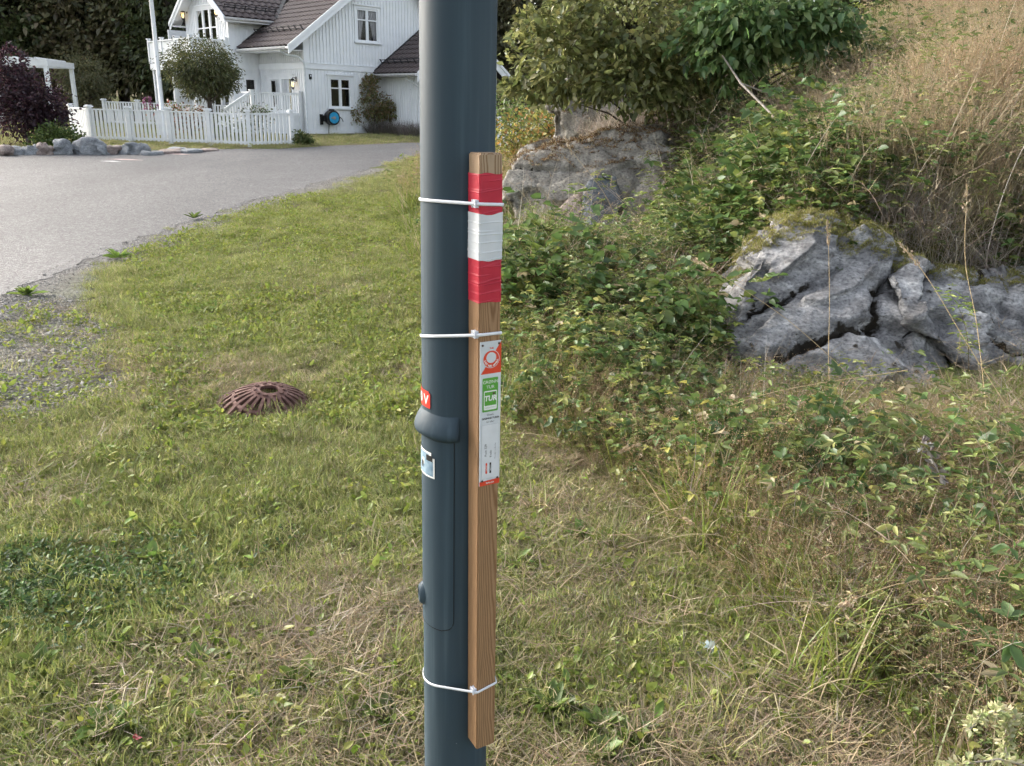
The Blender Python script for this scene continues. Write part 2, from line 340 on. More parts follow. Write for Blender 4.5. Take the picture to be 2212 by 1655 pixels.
# hatch door with rounded lower corners, slightly proud
ph0, ph1, zdt = -146, 0, z_hood0+.008
def door(s, t):
    z = zd0+(zdt-zd0)*t; rr = .028; dz = z-zd0; ins = 0
    if dz < rr: ins = (rr-math.sqrt(max(0, rr*rr-(rr-dz)**2)))/PR(z)*57.3
    a, b_ = ph0+ins, ph1-ins; return ppt(a+(b_-a)*s, z, .0016)
dr = MB().grid(door, 48, 50).build('hatch_door', M['post'], post, True)
out = [door(1, 1-t/80) for t in range(81)] + [door(1-t/30, 0) for t in range(1, 30)] + [door(0, t/80) for t in range(81)]
out2 = []
for p in out:
    v = Vector((p[0]-PX, p[1]-PY, 0)); v *= (v.length-.0007)/v.length; out2.append((PX+v.x, PY+v.y, p[2]))
MB().tube(out2, .0011, 6, False).build('seam', M['seam'], dr, True)
# lock: domed boss with recess
zl = zpole(1302, 915); phl = -76
lk = Vector((math.sin(rad(phl)), -math.cos(rad(phl)), 0)); lt_ = Vector((-lk.y, lk.x, 0)); up = Vector((0, 0, 1)); lc = Vector(ppt(phl, zl))
mb = MB(); prof = [(.028, -.004), (.025, .003), (.020, .009), (.0165, .0115), (.0135, .0115), (.0115, .008), (.011, .002), (0.0005, .002)]
for i, (r, h) in enumerate(prof):
    for k in range(24):
        a = 2*math.pi*k/24; mb.v.append(tuple(lc+lk*h+lt_*r*math.cos(a)*.8+up*r*math.sin(a)*1.15))
    if i:
        for k in range(24): mb.f.append(((i-1)*24+k, (i-1)*24+(k+1) % 24, i*24+(k+1) % 24, i*24+k))
lock = mb.build('lock_boss', M['post'], dr, True)
# stickers
def flat_mat(name, c, rough=.5): return plain(name, c, rough, var=.06, scale=40)
M['red_st'] = flat_mat('red_sticker', (.62, .035, .02)); M['white_print'] = flat_mat('white_print', (.78, .78, .76)); M['black_print'] = flat_mat('black_print', (.02, .02, .022))
M['blue_st'] = noise_mat('faded_blue_sticker', [(.3, (.13, .22, .30)), (.7, (.28, .38, .46))], 60, .6)
def text_mesh(txt, size=1, shear=0, bold=0, align='CENTER', sx=1):
    c = bpy.data.curves.new('t', 'FONT'); c.body = txt; c.size = size; c.shear = shear; c.align_x = align; c.align_y = 'CENTER'; c.offset = bold; c.resolution_u = 3
    o = bpy.data.objects.new('t', c); COL.objects.link(o); bpy.context.view_layer.update()
    me = bpy.data.meshes.new_from_object(o.evaluated_get(bpy.context.evaluated_depsgraph_get()))
    v = [(p.co.x*sx, p.co.y) for p in me.vertices]; f = [tuple(p.vertices) for p in me.polygons]
    bpy.data.objects.remove(o); bpy.data.curves.remove(c); bpy.data.meshes.remove(me); return v, f
def curved(name, mat, parent, pts, faces, off, **k):   # pts = (arc metres from phi_ref, z)
    me = bpy.data.meshes.new(name); me.from_pydata([ppt(a, z, off) for a, z in pts], [], faces); me.materials.append(mat); smooth(me); return link(name, me, parent, **k)
def cpatch(p0, p1, z0, z1, nu=20, notch=None):
    pts = []; fs = []; nv = 10
    for i in range(nu+1):
        for j in range(nv+1): pts.append((p0+(p1-p0)*i/nu, z0+(z1-z0)*j/nv))
    for i in range(nu):
        for j in range(nv):
            if notch and notch(i/nu, j/nv): continue
            a = i*(nv+1)+j; fs.append((a, a+nv+1, a+nv+2, a+1))
    return pts, fs
zr0, zr1 = zpole(885, 930), zpole(849, 930)
st = curved('voltage_sticker', M['red_st'], post, *cpatch(-112, -43, zr0, zr1, notch=lambda s, t: s > .9 and t > .85), .0014, label='red voltage warning sticker')
v, f = text_mesh('400 V', .030, bold=.0006, align='RIGHT')
curved('lettering', M['white_print'], st, [(-47+x/.0765*57.3, (zr0+zr1)/2-.002+y) for x, y in v], f, .0019)
zb0, zb1 = zpole(1033, 930), zpole(979, 930)
st = curved('worn_sticker', M['white_print'], post, *cpatch(-104, -33, zb0, zb1, notch=lambda s, t: s > .88 and t > .78), .0026, label='weathered pale blue sticker on the hatch')
curved('print', M['blue_st'], st, *cpatch(-102, -36, zb0+.004, zb1-.004, notch=lambda s, t: (s > .8 and t > .62 and s+t > 1.5) or (.52 < s < .62 and .3 < t < .66)), .0030)
curved('chip', M['black_print'], st, *cpatch(-52, -37, zb1-.020, zb1-.007, 8), .0034)
curved('chip', M['black_print'], st, *cpatch(-68, -62, zb0+.016, zb0+.032, 8), .0034)

# ------------------------------------------------------------------ marker board
BX, BY = PX+.5*.0985+.009, PY-.866*.0985+.004
BLEAN = .0060; BXZ = lambda z: BX+(1.6-z)*BLEAN        # the board leans very slightly
HB = .024
zt, zb_ = at(1032, 331, BY-.030).z, at(1037, 1619, BY-.030).z
board = empty('marker_board', (BXZ(0), BY, 0), rad(30), label='upright square wooden board strapped to the lamp post, with red and white tape', cat='board')
board.rotation_euler = (Matrix.Rotation(-BLEAN, 3, 'Y') @ Matrix.Rotation(rad(30), 3, 'Z')).to_euler()
def wood_mat():
    m, nt, N, L, b = new_mat('weathered_pine')
    tc = N.new('ShaderNodeTexCoord'); mp = N.new('ShaderNodeMapping'); mp.inputs['Location'].default_value = (-.055, .06, 0); mp.inputs['Rotation'].default_value = (rad(1.2), rad(1.6), 0); L.new(tc.outputs['Object'], mp.inputs[0])
    n0 = N.new('ShaderNodeTexNoise'); n0.inputs['Scale'].default_value = 3; mp2 = N.new('ShaderNodeMapping'); mp2.inputs['Scale'].default_value = (2, 2, 1.1)
    L.new(tc.outputs['Object'], mp2.inputs[0]); L.new(mp2.outputs[0], n0.inputs['Vector'])
    ad = N.new('ShaderNodeMix'); ad.data_type = 'VECTOR'; ad.inputs[0].default_value = .022
    L.new(mp.outputs[0], ad.inputs[4]); L.new(n0.outputs['Color'], ad.inputs[5])
    wv = N.new('ShaderNodeTexWave'); wv.wave_type = 'RINGS'; wv.rings_direction = 'Z'; wv.inputs['Scale'].default_value = 85; wv.inputs['Distortion'].default_value = 1.0; wv.inputs['Detail'].default_value = 3; wv.inputs['Detail Scale'].default_value = .6
    L.new(ad.outputs[1], wv.inputs['Vector'])
    r = ramp(N, [(.0, (.33, .205, .115)), (.5, (.305, .185, .10)), (.85, (.235, .13, .065)), (1, (.205, .11, .052))]); L.new(wv.outputs['Fac'], r.inputs[0])
    n = N.new('ShaderNodeTexNoise'); n.inputs['Scale'].default_value = 60; n.inputs['Detail'].default_value = 6; mp3 = N.new('ShaderNodeMapping'); mp3.inputs['Scale'].default_value = (9, 9, .25); L.new(tc.outputs['Object'], mp3.inputs[0]); L.new(mp3.outputs[0], n.inputs['Vector'])
    r2 = ramp(N, [(.3, (.75, .74, .72)), (.7, (1.15, 1.13, 1.1))]); L.new(n.outputs['Fac'], r2.inputs[0])
    x = N.new('ShaderNodeMix'); x.data_type = 'RGBA'; x.blend_type = 'MULTIPLY'; x.inputs[0].default_value = 1; L.new(r.outputs[0], x.inputs[6]); L.new(r2.outputs[0], x.inputs[7])
    # bleached towards the top end (weathering)
    sp = N.new('ShaderNodeSeparateXYZ'); L.new(tc.outputs['Object'], sp.inputs[0]); mr = N.new('ShaderNodeMapRange'); mr.inputs[1].default_value = zt-.22; mr.inputs[2].default_value = zt-.02; L.new(sp.outputs['Z'], mr.inputs[0])
    mr.inputs[4].default_value = .7
    x2 = N.new('ShaderNodeMix'); x2.data_type = 'RGBA'; L.new(mr.outputs[0], x2.inputs[0]); L.new(x.outputs[2], x2.inputs[6])
    r5 = ramp(N, [(0, (.40, .31, .22)), (.6, (.34, .25, .165)), (1, (.19, .115, .06))]); L.new(wv.outputs['Fac'], r5.inputs[0]); L.new(r5.outputs[0], x2.inputs[7])
    L.new(x2.outputs[2], b.inputs['Base Color']); b.inputs['Roughness'].default_value = .6; b.inputs['Specular IOR Level'].default_value = .3
    bp = N.new('ShaderNodeBump'); bp.inputs['Strength'].default_value = .25; bp.inputs['Distance'].default_value = .001; L.new(wv.outputs['Fac'], bp.inputs['Height']); L.new(bp.outputs[0], b.inputs['Normal']); return m
M['wood'] = wood_mat()
bm = bmesh.new(); bmesh.ops.create_cube(bm, size=1)
for v in bm.verts: v.co = Vector((v.co.x*2*HB, v.co.y*2*HB, zb_ if v.co.z < 0 else zt))
bmesh.ops.bevel(bm, geom=bm.edges[:], offset=.0026, segments=3, affect='EDGES')
me = bpy.data.meshes.new('plank'); bm.to_mesh(me); bm.free(); me.materials.append(M['wood']); plank = link('plank', me, board)
zf = lambda py: at(1032, py, BY-.030).z
def tape_mat(name, a, b_):
    return noise_mat(name, [(.3, a), (.7, b_)], 30, .48, .12, 700, spec=.35, bdist=.001)
M['tape_r'] = tape_mat('red_cloth_tape', (.40, .016, .038), (.50, .026, .050)); M['tape_w'] = tape_mat('white_cloth_tape', (.54, .57, .60), (.62, .64, .67))
def tape(z0, z1, mat, seed, base, nw, lab):
    r = random.Random(seed); Z = np.linspace(z0, z1, 90); h = HB+base
    # perimeter path with bevelled corners
    per = []
    for cx, cy in ((-1, -1), (1, -1), (1, 1), (-1, 1)):
        px_, py_ = {(-1, -1): (0, 1), (1, -1): (-1, 0), (1, 1): (0, -1), (-1, 1): (1, 0)}[(cx, cy)]
        q = .003
        per.append((cx*h+px_*q, cy*h+py_*q)); qx, qy = {(-1, -1): (1, 0), (1, -1): (0, 1), (1, 1): (-1, 0), (-1, 1): (0, -1)}[(cx, cy)]
        per.append((cx*h+qx*q, cy*h+qy*q))
    pts = []
    for i in range(8):
        a, b_ = per[i], per[(i+1) % 8]; n = 10 if i % 2 else 1
        for k in range(n): pts.append((a[0]+(b_[0]-a[0])*k/n, a[1]+(b_[1]-a[1])*k/n))
    n = len(pts); mb = MB(); pit = (z1-z0)/nw; sl = [r.uniform(.05, .32) for _ in range(nw+3)]; ph = [r.uniform(-.004, .004) for _ in range(nw+3)]
    for j, z in enumerate(Z):
        for i, (x, y) in enumerate(pts):
            # wraps: each layer overlaps the one below; right face slants, left face level
            zz_ = z
            if y < -h+.004: zz_ = z-(x+h)*.14
            elif x > h-.004: zz_ = z-2*h*.14
            tt = (zz_-z0)/pit; k = int(math.floor(tt)); fr = tt-k
            extra = ph[k % len(ph)]+((x+h)*(sl[k % len(sl)]-.14) if y < -h+.004 else 0)
            fr2 = ((zz_+extra-z0)/pit) % 1
            off = .0003+.0009*max(0, 1-fr2*5)+.0003*math.sin(40*z+3*x*60)
            l = max(abs(x), abs(y)); e = 0
            if j < 1 or j > len(Z)-2: e = 0
            zo = z+(.0022*math.sin(x*120+seed)+(.14*(x+h)*.25 if y < -h+.004 else 0) if (j == 0 or j == len(Z)-1) else 0)
            s_ = 1+off/l; mb.v.append((x*s_, y*s_, zo))
    for j in range(len(Z)-1):
        for i in range(n):
            i2 = (i+1) % n; mb.f.append((j*n+i, j*n+i2, (j+1)*n+i2, (j+1)*n+i))
    return mb.build('tape_band', mat, board, label=lab)
tape(zf(466), zf(376), M['tape_r'], 3, .0006, 5, 'upper red tape band'); tape(zf(655), zf(560), M['tape_r'], 9, .0006, 5, 'lower red tape band'); tape(zf(564), zf(464), M['tape_w'], 5, .0014, 5, 'white tape band')
# sign plate on the camera-right face (local y = -HB)
SW = .0238; sx0, sx1 = -.0222, .0252
zs = lambda py: at(1030, py, BY-.030).z
ztop, zbot = zs(739), zs(1050); SH = ztop-zbot
M['sign_w'] = flat_mat('sign_white', (.60, .63, .66), .35); M['sign_r'] = flat_mat('sign_red', (.66, .065, .03), .35); M['sign_g'] = flat_mat('sign_green', (.10, .34, .05), .35)
M['nail'] = plain('nail', (.11, .075, .06), .5, metal=.5)
yF = -HB-.0018
def spt(x, z, l=0): return (sx0+(sx1-sx0)*x, yF-.00018*l, ztop-SH*z)      # x, z in 0..1 of the plate
mb = MB(); mb.box(sx0, sx1, -HB-.0016, -HB-.0003, zbot, ztop); plate = mb.build('sign_plate', M['sign_w'], board, label='narrow white trail sign with red, green and black print')
def poly(name, mat, pts, l): mb = MB(); mb.add([spt(x, z, l) for x, z in pts], [tuple(range(len(pts)))]); return mb.build(name, mat, plate)
AR = (sx1-sx0)/SH
def circ(cx, cz, r, n=40, a0=0, a1=360): return [(cx+r*math.cos(rad(a0+(a1-a0)*i/n)), cz+r*AR*math.sin(rad(a0+(a1-a0)*i/n))) for i in range(n)]
def rrect(x0, x1, z0, z1, r, n=6):
    o = []
    for cx, cz, a in ((x1-r, z1-r*AR, 0), (x0+r, z1-r*AR, 90), (x0+r, z0+r*AR, 180), (x1-r, z0+r*AR, 270)):
        for i in range(n+1): o.append((cx+r*math.cos(rad(a+90*i/n)), cz+r*AR*math.sin(rad(a+90*i/n))))
    return o
def stext(name, txt, cx, cz, size, mat, l, rot=0, shear=0, bold=0, sx=1):
    v, f = text_mesh(txt, size*(sx1-sx0), shear, bold*(sx1-sx0), sx=sx); c, s_ = math.cos(rad(rot)), math.sin(rad(rot))
    bx, bz = sx0+(sx1-sx0)*cx, ztop-SH*cz
    me = bpy.data.meshes.new(name); me.from_pydata([(bx+x*c-y*s_, yF-.00018*l, bz+x*s_+y*c) for x, y in v], [], f); me.materials.append(mat); return link(name, me, plate)
poly('red_panel', M['sign_r'], [(1, .005), (1, .215), (.045, .215), (.045, .213)], 1)
poly('white_ring', M['sign_w'], circ(.52, .118, .40), 2); poly('red_ring', M['sign_r'], circ(.52, .118, .375), 3); poly('white_disc', M['sign_w'], circ(.52, .108, .235), 4)
poly('badge', M['sign_w'], rrect(.42, .64, .030, .062, .03), 5); stext('lettering', 'TUR', .53, .046, .10, M['sign_r'], 6, bold=.004)
arc = 'LAST NED APPEN!'; mbv, mbf = [], []
for i, ch in enumerate(arc):
    if ch == ' ': continue
    a = rad(190+160*i/(len(arc)-1)); v, f = text_mesh(ch, .115*(sx1-sx0), bold=.004*(sx1-sx0)); rr = .305*(sx1-sx0)
    bx, bz = sx0+(sx1-sx0)*.52+rr*math.cos(a), ztop-SH*.118+rr*math.sin(a); ro = a+math.pi/2; c, s_ = math.cos(ro), math.sin(ro); b0 = len(mbv)
    mbv += [(bx+x*c-y*s_, yF-.00018*6, bz+x*s_+y*c) for x, y in v]; mbf += [tuple(q+b0 for q in p) for p in f]
me = bpy.data.meshes.new('lettering'); me.from_pydata(mbv, [], mbf); me.materials.append(M['white_print']); link('lettering', me, plate)
poly('green_panel', M['sign_g'], rrect(.115, .87, .243, .475, .05), 1)
stext('lettering', 'GRØNN', .50, .272, .20, M['white_print'], 2); stext('lettering', 'TUR', .50, .306, .20, M['white_print'], 2)
poly('logo_field', M['white_print'], rrect(.185, .815, .331, .462, .05), 2); poly('logo_inset', M['sign_g'], rrect(.215, .785, .339, .432, .03), 3)
stext('lettering', 'TUR', .50, .384, .335, M['white_print'], 4, shear=.12, bold=.012, sx=.92); poly('logo_dot', M['nail'], circ(.66, .352, .055, 14), 5)
M['pale_green'] = flat_mat('pale_green_print', (.35, .5, .33)); stext('lettering', 'ORIENTERING', .50, .447, .085, M['pale_green'], 3)
stext('lettering', 'Gratis', .50, .497, .13, M['black_print'], 1, shear=.2); stext('lettering', 'GRØNNE TURER', .52, .522, .112, M['black_print'], 1, bold=.004); stext('lettering', 'for alle!', .50, .546, .12, M['black_print'], 1, shear=.2)
M['sign_label'] = flat_mat('sign_label', (.65, .67, .70), .3); M['label_edge'] = flat_mat('label_edge', (.42, .44, .47), .4)
poly('label_edge', M['label_edge'], rrect(.09, .93, .565, .951, .04), 1); poly('label', M['sign_label'], rrect(.098, .922, .5665, .9495, .035), 2)
stext('lettering', 'Post: S29', .30, .745, .155, M['black_print'], 3, 90); stext('lettering', 'Kode', .54, .775, .155, M['black_print'], 3, 90)
poly('red_tab', M['sign_r'], [(.29, .838), (.375, .838), (.375, .915), (.29, .915)], 3); poly('black_tab', M['black_print'], [(.49, .838), (.575, .838), (.575, .915), (.49, .915)], 3)
stext('lettering', 'ADRESSE', .333, .876, .072, M['white_print'], 4, 90); stext('lettering', 'DIRETTE', .533, .876, .072, M['white_print'], 4, 90)
stext('lettering', 'Tilrettelagt turorientering', .76, .76, .062, M['black_print'], 3, 90, sx=1.15)
poly('red_panel', M['sign_r'], [(0.0, .968), (1, .962), (1, 1), (0, 1)], 1); stext('lettering', 'turo.no', .52, .983, .13, M['white_print'], 2, bold=.003)
for x, z in ((.10, .022), (.88, .018), (.12, .963), (.88, .956)):
    mb = MB(); c = spt(x, z, 0); r = .0024
    pr = [(r, 0), (r, .0006), (r*.7, .0012), (.0001, .0014)]
    for i, (rr, h) in enumerate(pr):
        for k in range(14): mb.v.append((c[0]+rr*math.cos(k*math.tau/14), c[1]-.0012-h, c[2]+rr*math.sin(k*math.tau/14)))
        if i:
            for k in range(14): mb.f.append(((i-1)*14+k, (i-1)*14+(k+1) % 14, i*14+(k+1) % 14, i*14+k))
    mb.build('nail', M['nail'], plate, True)

# ------------------------------------------------------------------ zip ties
M['tie'] = plain('white_nylon', (.72, .74, .80), .32, spec=.5, var=.04)
def hull(P):
    P = sorted(P); cr = lambda o, a, b: (a[0]-o[0])*(b[1]-o[1])-(a[1]-o[1])*(b[0]-o[0]); lo, up_ = [], []
    for p in P:
        while len(lo) > 1 and cr(lo[-2], lo[-1], p) <= 0: lo.pop()
        lo.append(p)
    for p in reversed(P):
        while len(up_) > 1 and cr(up_[-2], up_[-1], p) <= 0: up_.pop()
        up_.append(p)
    return lo[:-1]+up_[:-1]
RB = Matrix.Rotation(rad(30), 3, 'Z')
def zip_tie(yl, yf, yr, lab, hh=.0033, curl=0):
    zm = at(990, yf, 1.6).z; bx_ = BXZ(zm); r = PR(zm)+.0022; o = .0026
    P = [(PX+r*math.cos(a), PY+r*math.sin(a)) for a in np.linspace(0, math.tau, 73)[:-1]]
    cs = []
    for cx, cy in ((-1, -1), (1, -1), (1, 1), (-1, 1)):
        for k in range(4):
            a = math.atan2(cy, cx)-rad(45)+rad(30)*k; q = RB @ Vector((cx*(HB-.0015)+.004*math.cos(a), cy*(HB-.0015)+.004*math.sin(a), 0)); P.append((bx_+q.x, BY+q.y))
    H_ = hull(P); L3 = []
    fe = RB @ Vector((-HB, -HB, 0)); re = RB @ Vector((HB, -HB, 0))
    A = np.array([[PX-r, PY, 1], [bx_+fe.x, BY+fe.y, 1], [bx_+re.x, BY+re.y, 1]])
    zl_, zf_, zr_ = at(916, yl, PY).z, at(1034, yf, BY+fe.y).z, at(1082, yr, BY+re.y).z
    co = np.linalg.solve(A, np.array([zl_, zf_, zr_]))
    # resample hull finely
    pts = []
    for i in range(len(H_)):
        a, b_ = H_[i], H_[(i+1) % len(H_)]; n = max(1, int(math.dist(a, b_)/.006))
        for k in range(n): pts.append((a[0]+(b_[0]-a[0])*k/n, a[1]+(b_[1]-a[1])*k/n))
    n = len(pts); mb = MB()
    for i, (x, y) in enumerate(pts):
        a, b_ = pts[i-1], pts[(i+1) % n]; tx, ty = b_[0]-a[0], b_[1]-a[1]; l = math.hypot(tx, ty) or 1; nx, ny = ty/l, -tx/l
        z = co[0]*x+co[1]*y+co[2]; z = max(min(z, zm+.06), zm-.06)
        for dn, dz in ((-.0004, -hh), (.0010, -hh*.8), (.0010, hh*.8), (-.0004, hh)): mb.v.append((x+nx*dn, y+ny*dn, z+dz))
    for i in range(n):
        for k in range(4): mb.f.append((i*4+k, i*4+(k+1) % 4, ((i+1) % n)*4+(k+1) % 4, ((i+1) % n)*4+k))
    t = empty('zip_tie', (0, 0, 0), label=lab, cat='zip tie', group='zip ties round the post and board'); mb.build('strap', M['tie'], t, True)
    # ratchet head on the left face near the front edge
    d = RB @ Vector((0, 1, 0)); nrm = RB @ Vector((-1, 0, 0)); c = Vector((bx_+fe.x, BY+fe.y, zf_))+d*.010+nrm*.0045
    bm = bmesh.new(); bmesh.ops.create_cube(bm, size=1)
    for v in bm.verts: v.co = d*v.co.x*.0115+nrm*v.co.y*.0062+Vector((0, 0, 1))*v.co.z*.0115
    bmesh.ops.bevel(bm, geom=bm.edges[:], offset=.0016, segments=2, affect='EDGES'); bmesh.ops.translate(bm, verts=bm.verts, vec=c)
    me = bpy.data.meshes.new('ratchet_head'); bm.to_mesh(me); bm.free(); me.materials.append(M['tie']); hd = link('ratchet_head', me, t)
    c2 = c+nrm*.0034; mb = MB(); mb.obox(c2, d, nrm, (0, 0, 1), .0026, .0005, .0038); mb.build('slot', M['label_edge'], hd)
    mb = MB(); mb.obox(c2+Vector((0, 0, .001)), d, nrm, (0, 0, 1), .0012, .0008, .0020); mb.build('pawl', M['tie'], hd)
zip_tie(430, 441, 442, 'top zip tie, crossing the upper red tape')
zip_tie(724, 724, 719, 'middle zip tie, just above the trail sign')
zip_tie(1449, 1495, 1474, 'lowest zip tie, across bare wood near the board bottom')

# ------------------------------------------------------------------ white house
TH = rad(44); HC = Vector((-8.0, 33.0, hz(-8, 33)-.02)); HC.z = .62
house = empty('white_house', HC, TH, label='white wooden house with dark tiled roofs behind the road', cat='house')
VS, UW, OV = 3.48, -1.18, .45
KS = .744
ZR = lambda u: 3.75+KS*u                       # main roof, left slope (top of slab)
PEAK = 3.8
class PL:
    def __init__(s, ax, c): s.ax, s.c = ax, c
    def p(s, a, d, z): return (a, s.c+d, z) if s.ax == 'v' else (s.c+d, a, z)
    def box(s, mb, a0, a1, d0, d1, z0, z1):
        if s.ax == 'v': mb.box(a0, a1, s.c+d0, s.c+d1, z0, z1)
        else: mb.box(s.c+d0, s.c+d1, a0, a1, z0, z1)
PG, PE, PS, PW = PL('v', 0), PL('u', 0), PL('v', VS), PL('u', UW)
def wall(pl, outer, holes, ztop, zbot=.0, pitch=.146, skip=(), name='wall', bat=True):
    loops = [[Vector((a, z, 0)) for a, z in outer]]+[[Vector((a, z, 0)) for a, z in ((h[0], h[2]), (h[0], h[3]), (h[1], h[3]), (h[1], h[2]))] for h in holes]
    tri = tessellate_polygon(loops); flat = [p for l in loops for p in l]; mb = MB()
    mb.add([pl.p(p.x, 0, p.y) for p in flat], tri)
    for a0, a1, z0, z1 in holes:
        q = [(a0, z0), (a1, z0), (a1, z1), (a0, z1)]
        for i in range(4):
            (x0, y0), (x1, y1) = q[i], q[(i+1) % 4]; mb.add([pl.p(x0, 0, y0), pl.p(x1, 0, y1), pl.p(x1, .16, y1), pl.p(x0, .16, y0)], [(0, 1, 2, 3)])
    wo = mb.build(name, M['white'], house)
    if not bat: return wo
    a0, a1 = min(p[0] for p in outer), max(p[0] for p in outer); mb = MB(); a = a0+.12
    blocks = [(h[0]-.11, h[1]+.11, h[2]-.12, h[3]+.16) for h in holes]+list(skip)
    while a < a1-.08:
        segs = [(zbot, ztop(a))]
        for b0, b1, z0, z1 in blocks:
            if b0 < a < b1:
                ns = []
                for s0, s1 in segs:
                    if s1 <= z0 or s0 >= z1: ns.append((s0, s1)); continue
                    if s0 < z0: ns.append((s0, z0))
                    if s1 > z1: ns.append((z1, s1))
                segs = ns
        for s0, s1 in segs:
            if s1-s0 > .03: pl.box(mb, a-.024, a+.024, -.022, .002, s0, s1)
        a += pitch
    mb.build('batten', M['white'], wo, kind='stuff', label='closely spaced vertical cladding battens')
    return wo
def window(pl, a0, a1, z0, z1, cols=2, transom=.66, curtain=0, sill=True, low=None):
    mb = MB(); c = .095
    for x0, x1, y0, y1 in ((a0-c, a0, z0-c, z1+c), (a1, a1+c, z0-c, z1+c), (a0, a1, z1, z1+c), (a0, a1, z0-c, z0)): pl.box(mb, x0, x1, -.035, .0, y0, y1)
    pl.box(mb, a0-c-.05, a1+c+.05, -.085, -.001, z1+c, z1+c+.035)
    wn = mb.build('window', M['white'], house)
    if sill: mb = MB(); pl.box(mb, a0-c-.05, a1+c+.05, -.10, -.036, z0-.06, z0-.02); mb.build('sill', M['white'], wn)
    wd = (a1-a0)/cols
    for i in range(cols):
        x0, x1 = a0+i*wd, a0+(i+1)*wd; mb = MB(); b = .06
        pl.box(mb, x0, x0+b, -.012, .04, z0, z1); pl.box(mb, x1-b, x1, -.012, .04, z0, z1); pl.box(mb, x0+b, x1-b, -.012, .04, z1-b, z1)
        zb = z0 if low is None else low
        pl.box(mb, x0+b, x1-b, -.012, .04, z0, z0+b+(0 if low is None else low-z0))
        zm = zb+(z1-zb)*transom; pl.box(mb, x0+b, x1-b, -.010, .03, zm-.022, zm+.022)
        sh_ = mb.build('sash', M['white'], wn)
        for y0, y1 in ((zb+b, zm-.022), (zm+.022, z1-b)):
            mb = MB(); mb.add([pl.p(x0+b, .02, y0), pl.p(x1-b, .02, y0), pl.p(x1-b, .02, y1), pl.p(x0+b, .02, y1)], [(0, 1, 2, 3)]); mb.build('pane', M['glass'], wn)
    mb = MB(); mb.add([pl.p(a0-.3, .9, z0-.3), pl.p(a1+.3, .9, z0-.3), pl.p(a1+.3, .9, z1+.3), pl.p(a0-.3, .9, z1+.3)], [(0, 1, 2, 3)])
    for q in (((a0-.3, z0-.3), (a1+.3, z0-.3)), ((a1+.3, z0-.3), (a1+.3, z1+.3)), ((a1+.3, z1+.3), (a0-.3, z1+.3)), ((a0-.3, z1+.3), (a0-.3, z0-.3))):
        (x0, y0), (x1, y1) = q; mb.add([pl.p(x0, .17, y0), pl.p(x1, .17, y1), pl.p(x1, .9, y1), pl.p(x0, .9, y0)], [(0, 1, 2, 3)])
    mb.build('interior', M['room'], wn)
    if curtain:
        am = (a0+a1)/2
        sides = [(a0, am-.02, .5), (a1, am+.05, .35 if curtain == 1 else .5)] if curtain in (1, 2) else [(a0, am-.03, 1), (a1, am+.03, 1)]
        for e, m_, k in sides:
            def cf(s, t, e=e, m_=m_, k=k):
                zz = z0+(z1-z0)*t; wdt = (m_-e)*(k+(1-k)*t**1.3) if curtain != 3 else (m_-e)*(.55+.1*t)
                x = e+wdt*s; return pl.p(x, .10+.02*math.sin(s*30), zz)
            MB().grid(cf, 24, 12).build('curtain', M['curtain'], wn, True)
    return wn
# --- walls
zg = lambda a: 3.55+KS*a if a < PEAK else 3.55+KS*(2*PEAK-a)
wG1, wG2 = (1.03, 1.97, .99, 2.07), (2.33, 3.31, 3.45, 4.63)
wall(PG, [(0, 0), (2*PEAK, 0), (2*PEAK, zg(2*PEAK)), (PEAK, zg(PEAK)), (0, zg(0))], [wG1, wG2], lambda a: zg(a)-.05, .14, skip=[(-1, 9, 2.33, 2.57)], name='gable_wall')
window(PG, *wG1); window(PG, *wG2, curtain=1)
wE = (.95, 2.74, .80, 2.05)
wall(PE, [(0, 0), (VS, 0), (VS, 3.5), (0, 3.5)], [wE], lambda a: 3.2, .14, skip=[(-1, 9, 2.33, 2.57)], name='entrance_wall')
window(PE, *wE, cols=2, transom=.5, curtain=2, sill=False)
wS = (-.68, -.20, .8, 2.02)
wall(PS, [(UW, 0), (2.2, 0), (2.2, 4.4), (UW, 4.4)], [wS], lambda a: 4.3, .14, skip=[(0, 9, 0, 9), (-9, 0, 2.33, 2.50)], name='wing_side_wall')
window(PS, *wS, cols=1, transom=.5)
VC, VE = 5.415, 7.35; KW = .70; zw = lambda v: 4.05+KW*(VC-2.98-abs(v-VC))
wW, wW2 = (4.47, 6.28, 2.72, 4.62), (3.85, 5.3, .25, 2.05)
wall(PW, [(VS, 0), (VE, 0), (VE, zw(VE)), (VC, zw(VC)), (VS, zw(VS))], [wW, wW2], lambda a: zw(a)-.05, .14, skip=[(-1, 9, 2.35, 2.7)], name='wing_gable_wall')
window(PW, *wW, cols=3, transom=.62, curtain=3, sill=False); window(PW, *wW2, cols=2, transom=.6, curtain=3, sill=False)
# back and far walls close the volume
mb = MB(); mb.box(UW+.02, 2*PEAK, 9.2, 9.3, 0, 4); mb.box(2*PEAK-.06, 2*PEAK+.04, .02, 9.2, 0, 3.6); mb.box(UW+.05, 0, VE-.1, VE, 0, 4.3); mb.box(-.02, .08, VE, 9.2, 0, 3.4); mb.build('back_wall', M['white'], house)
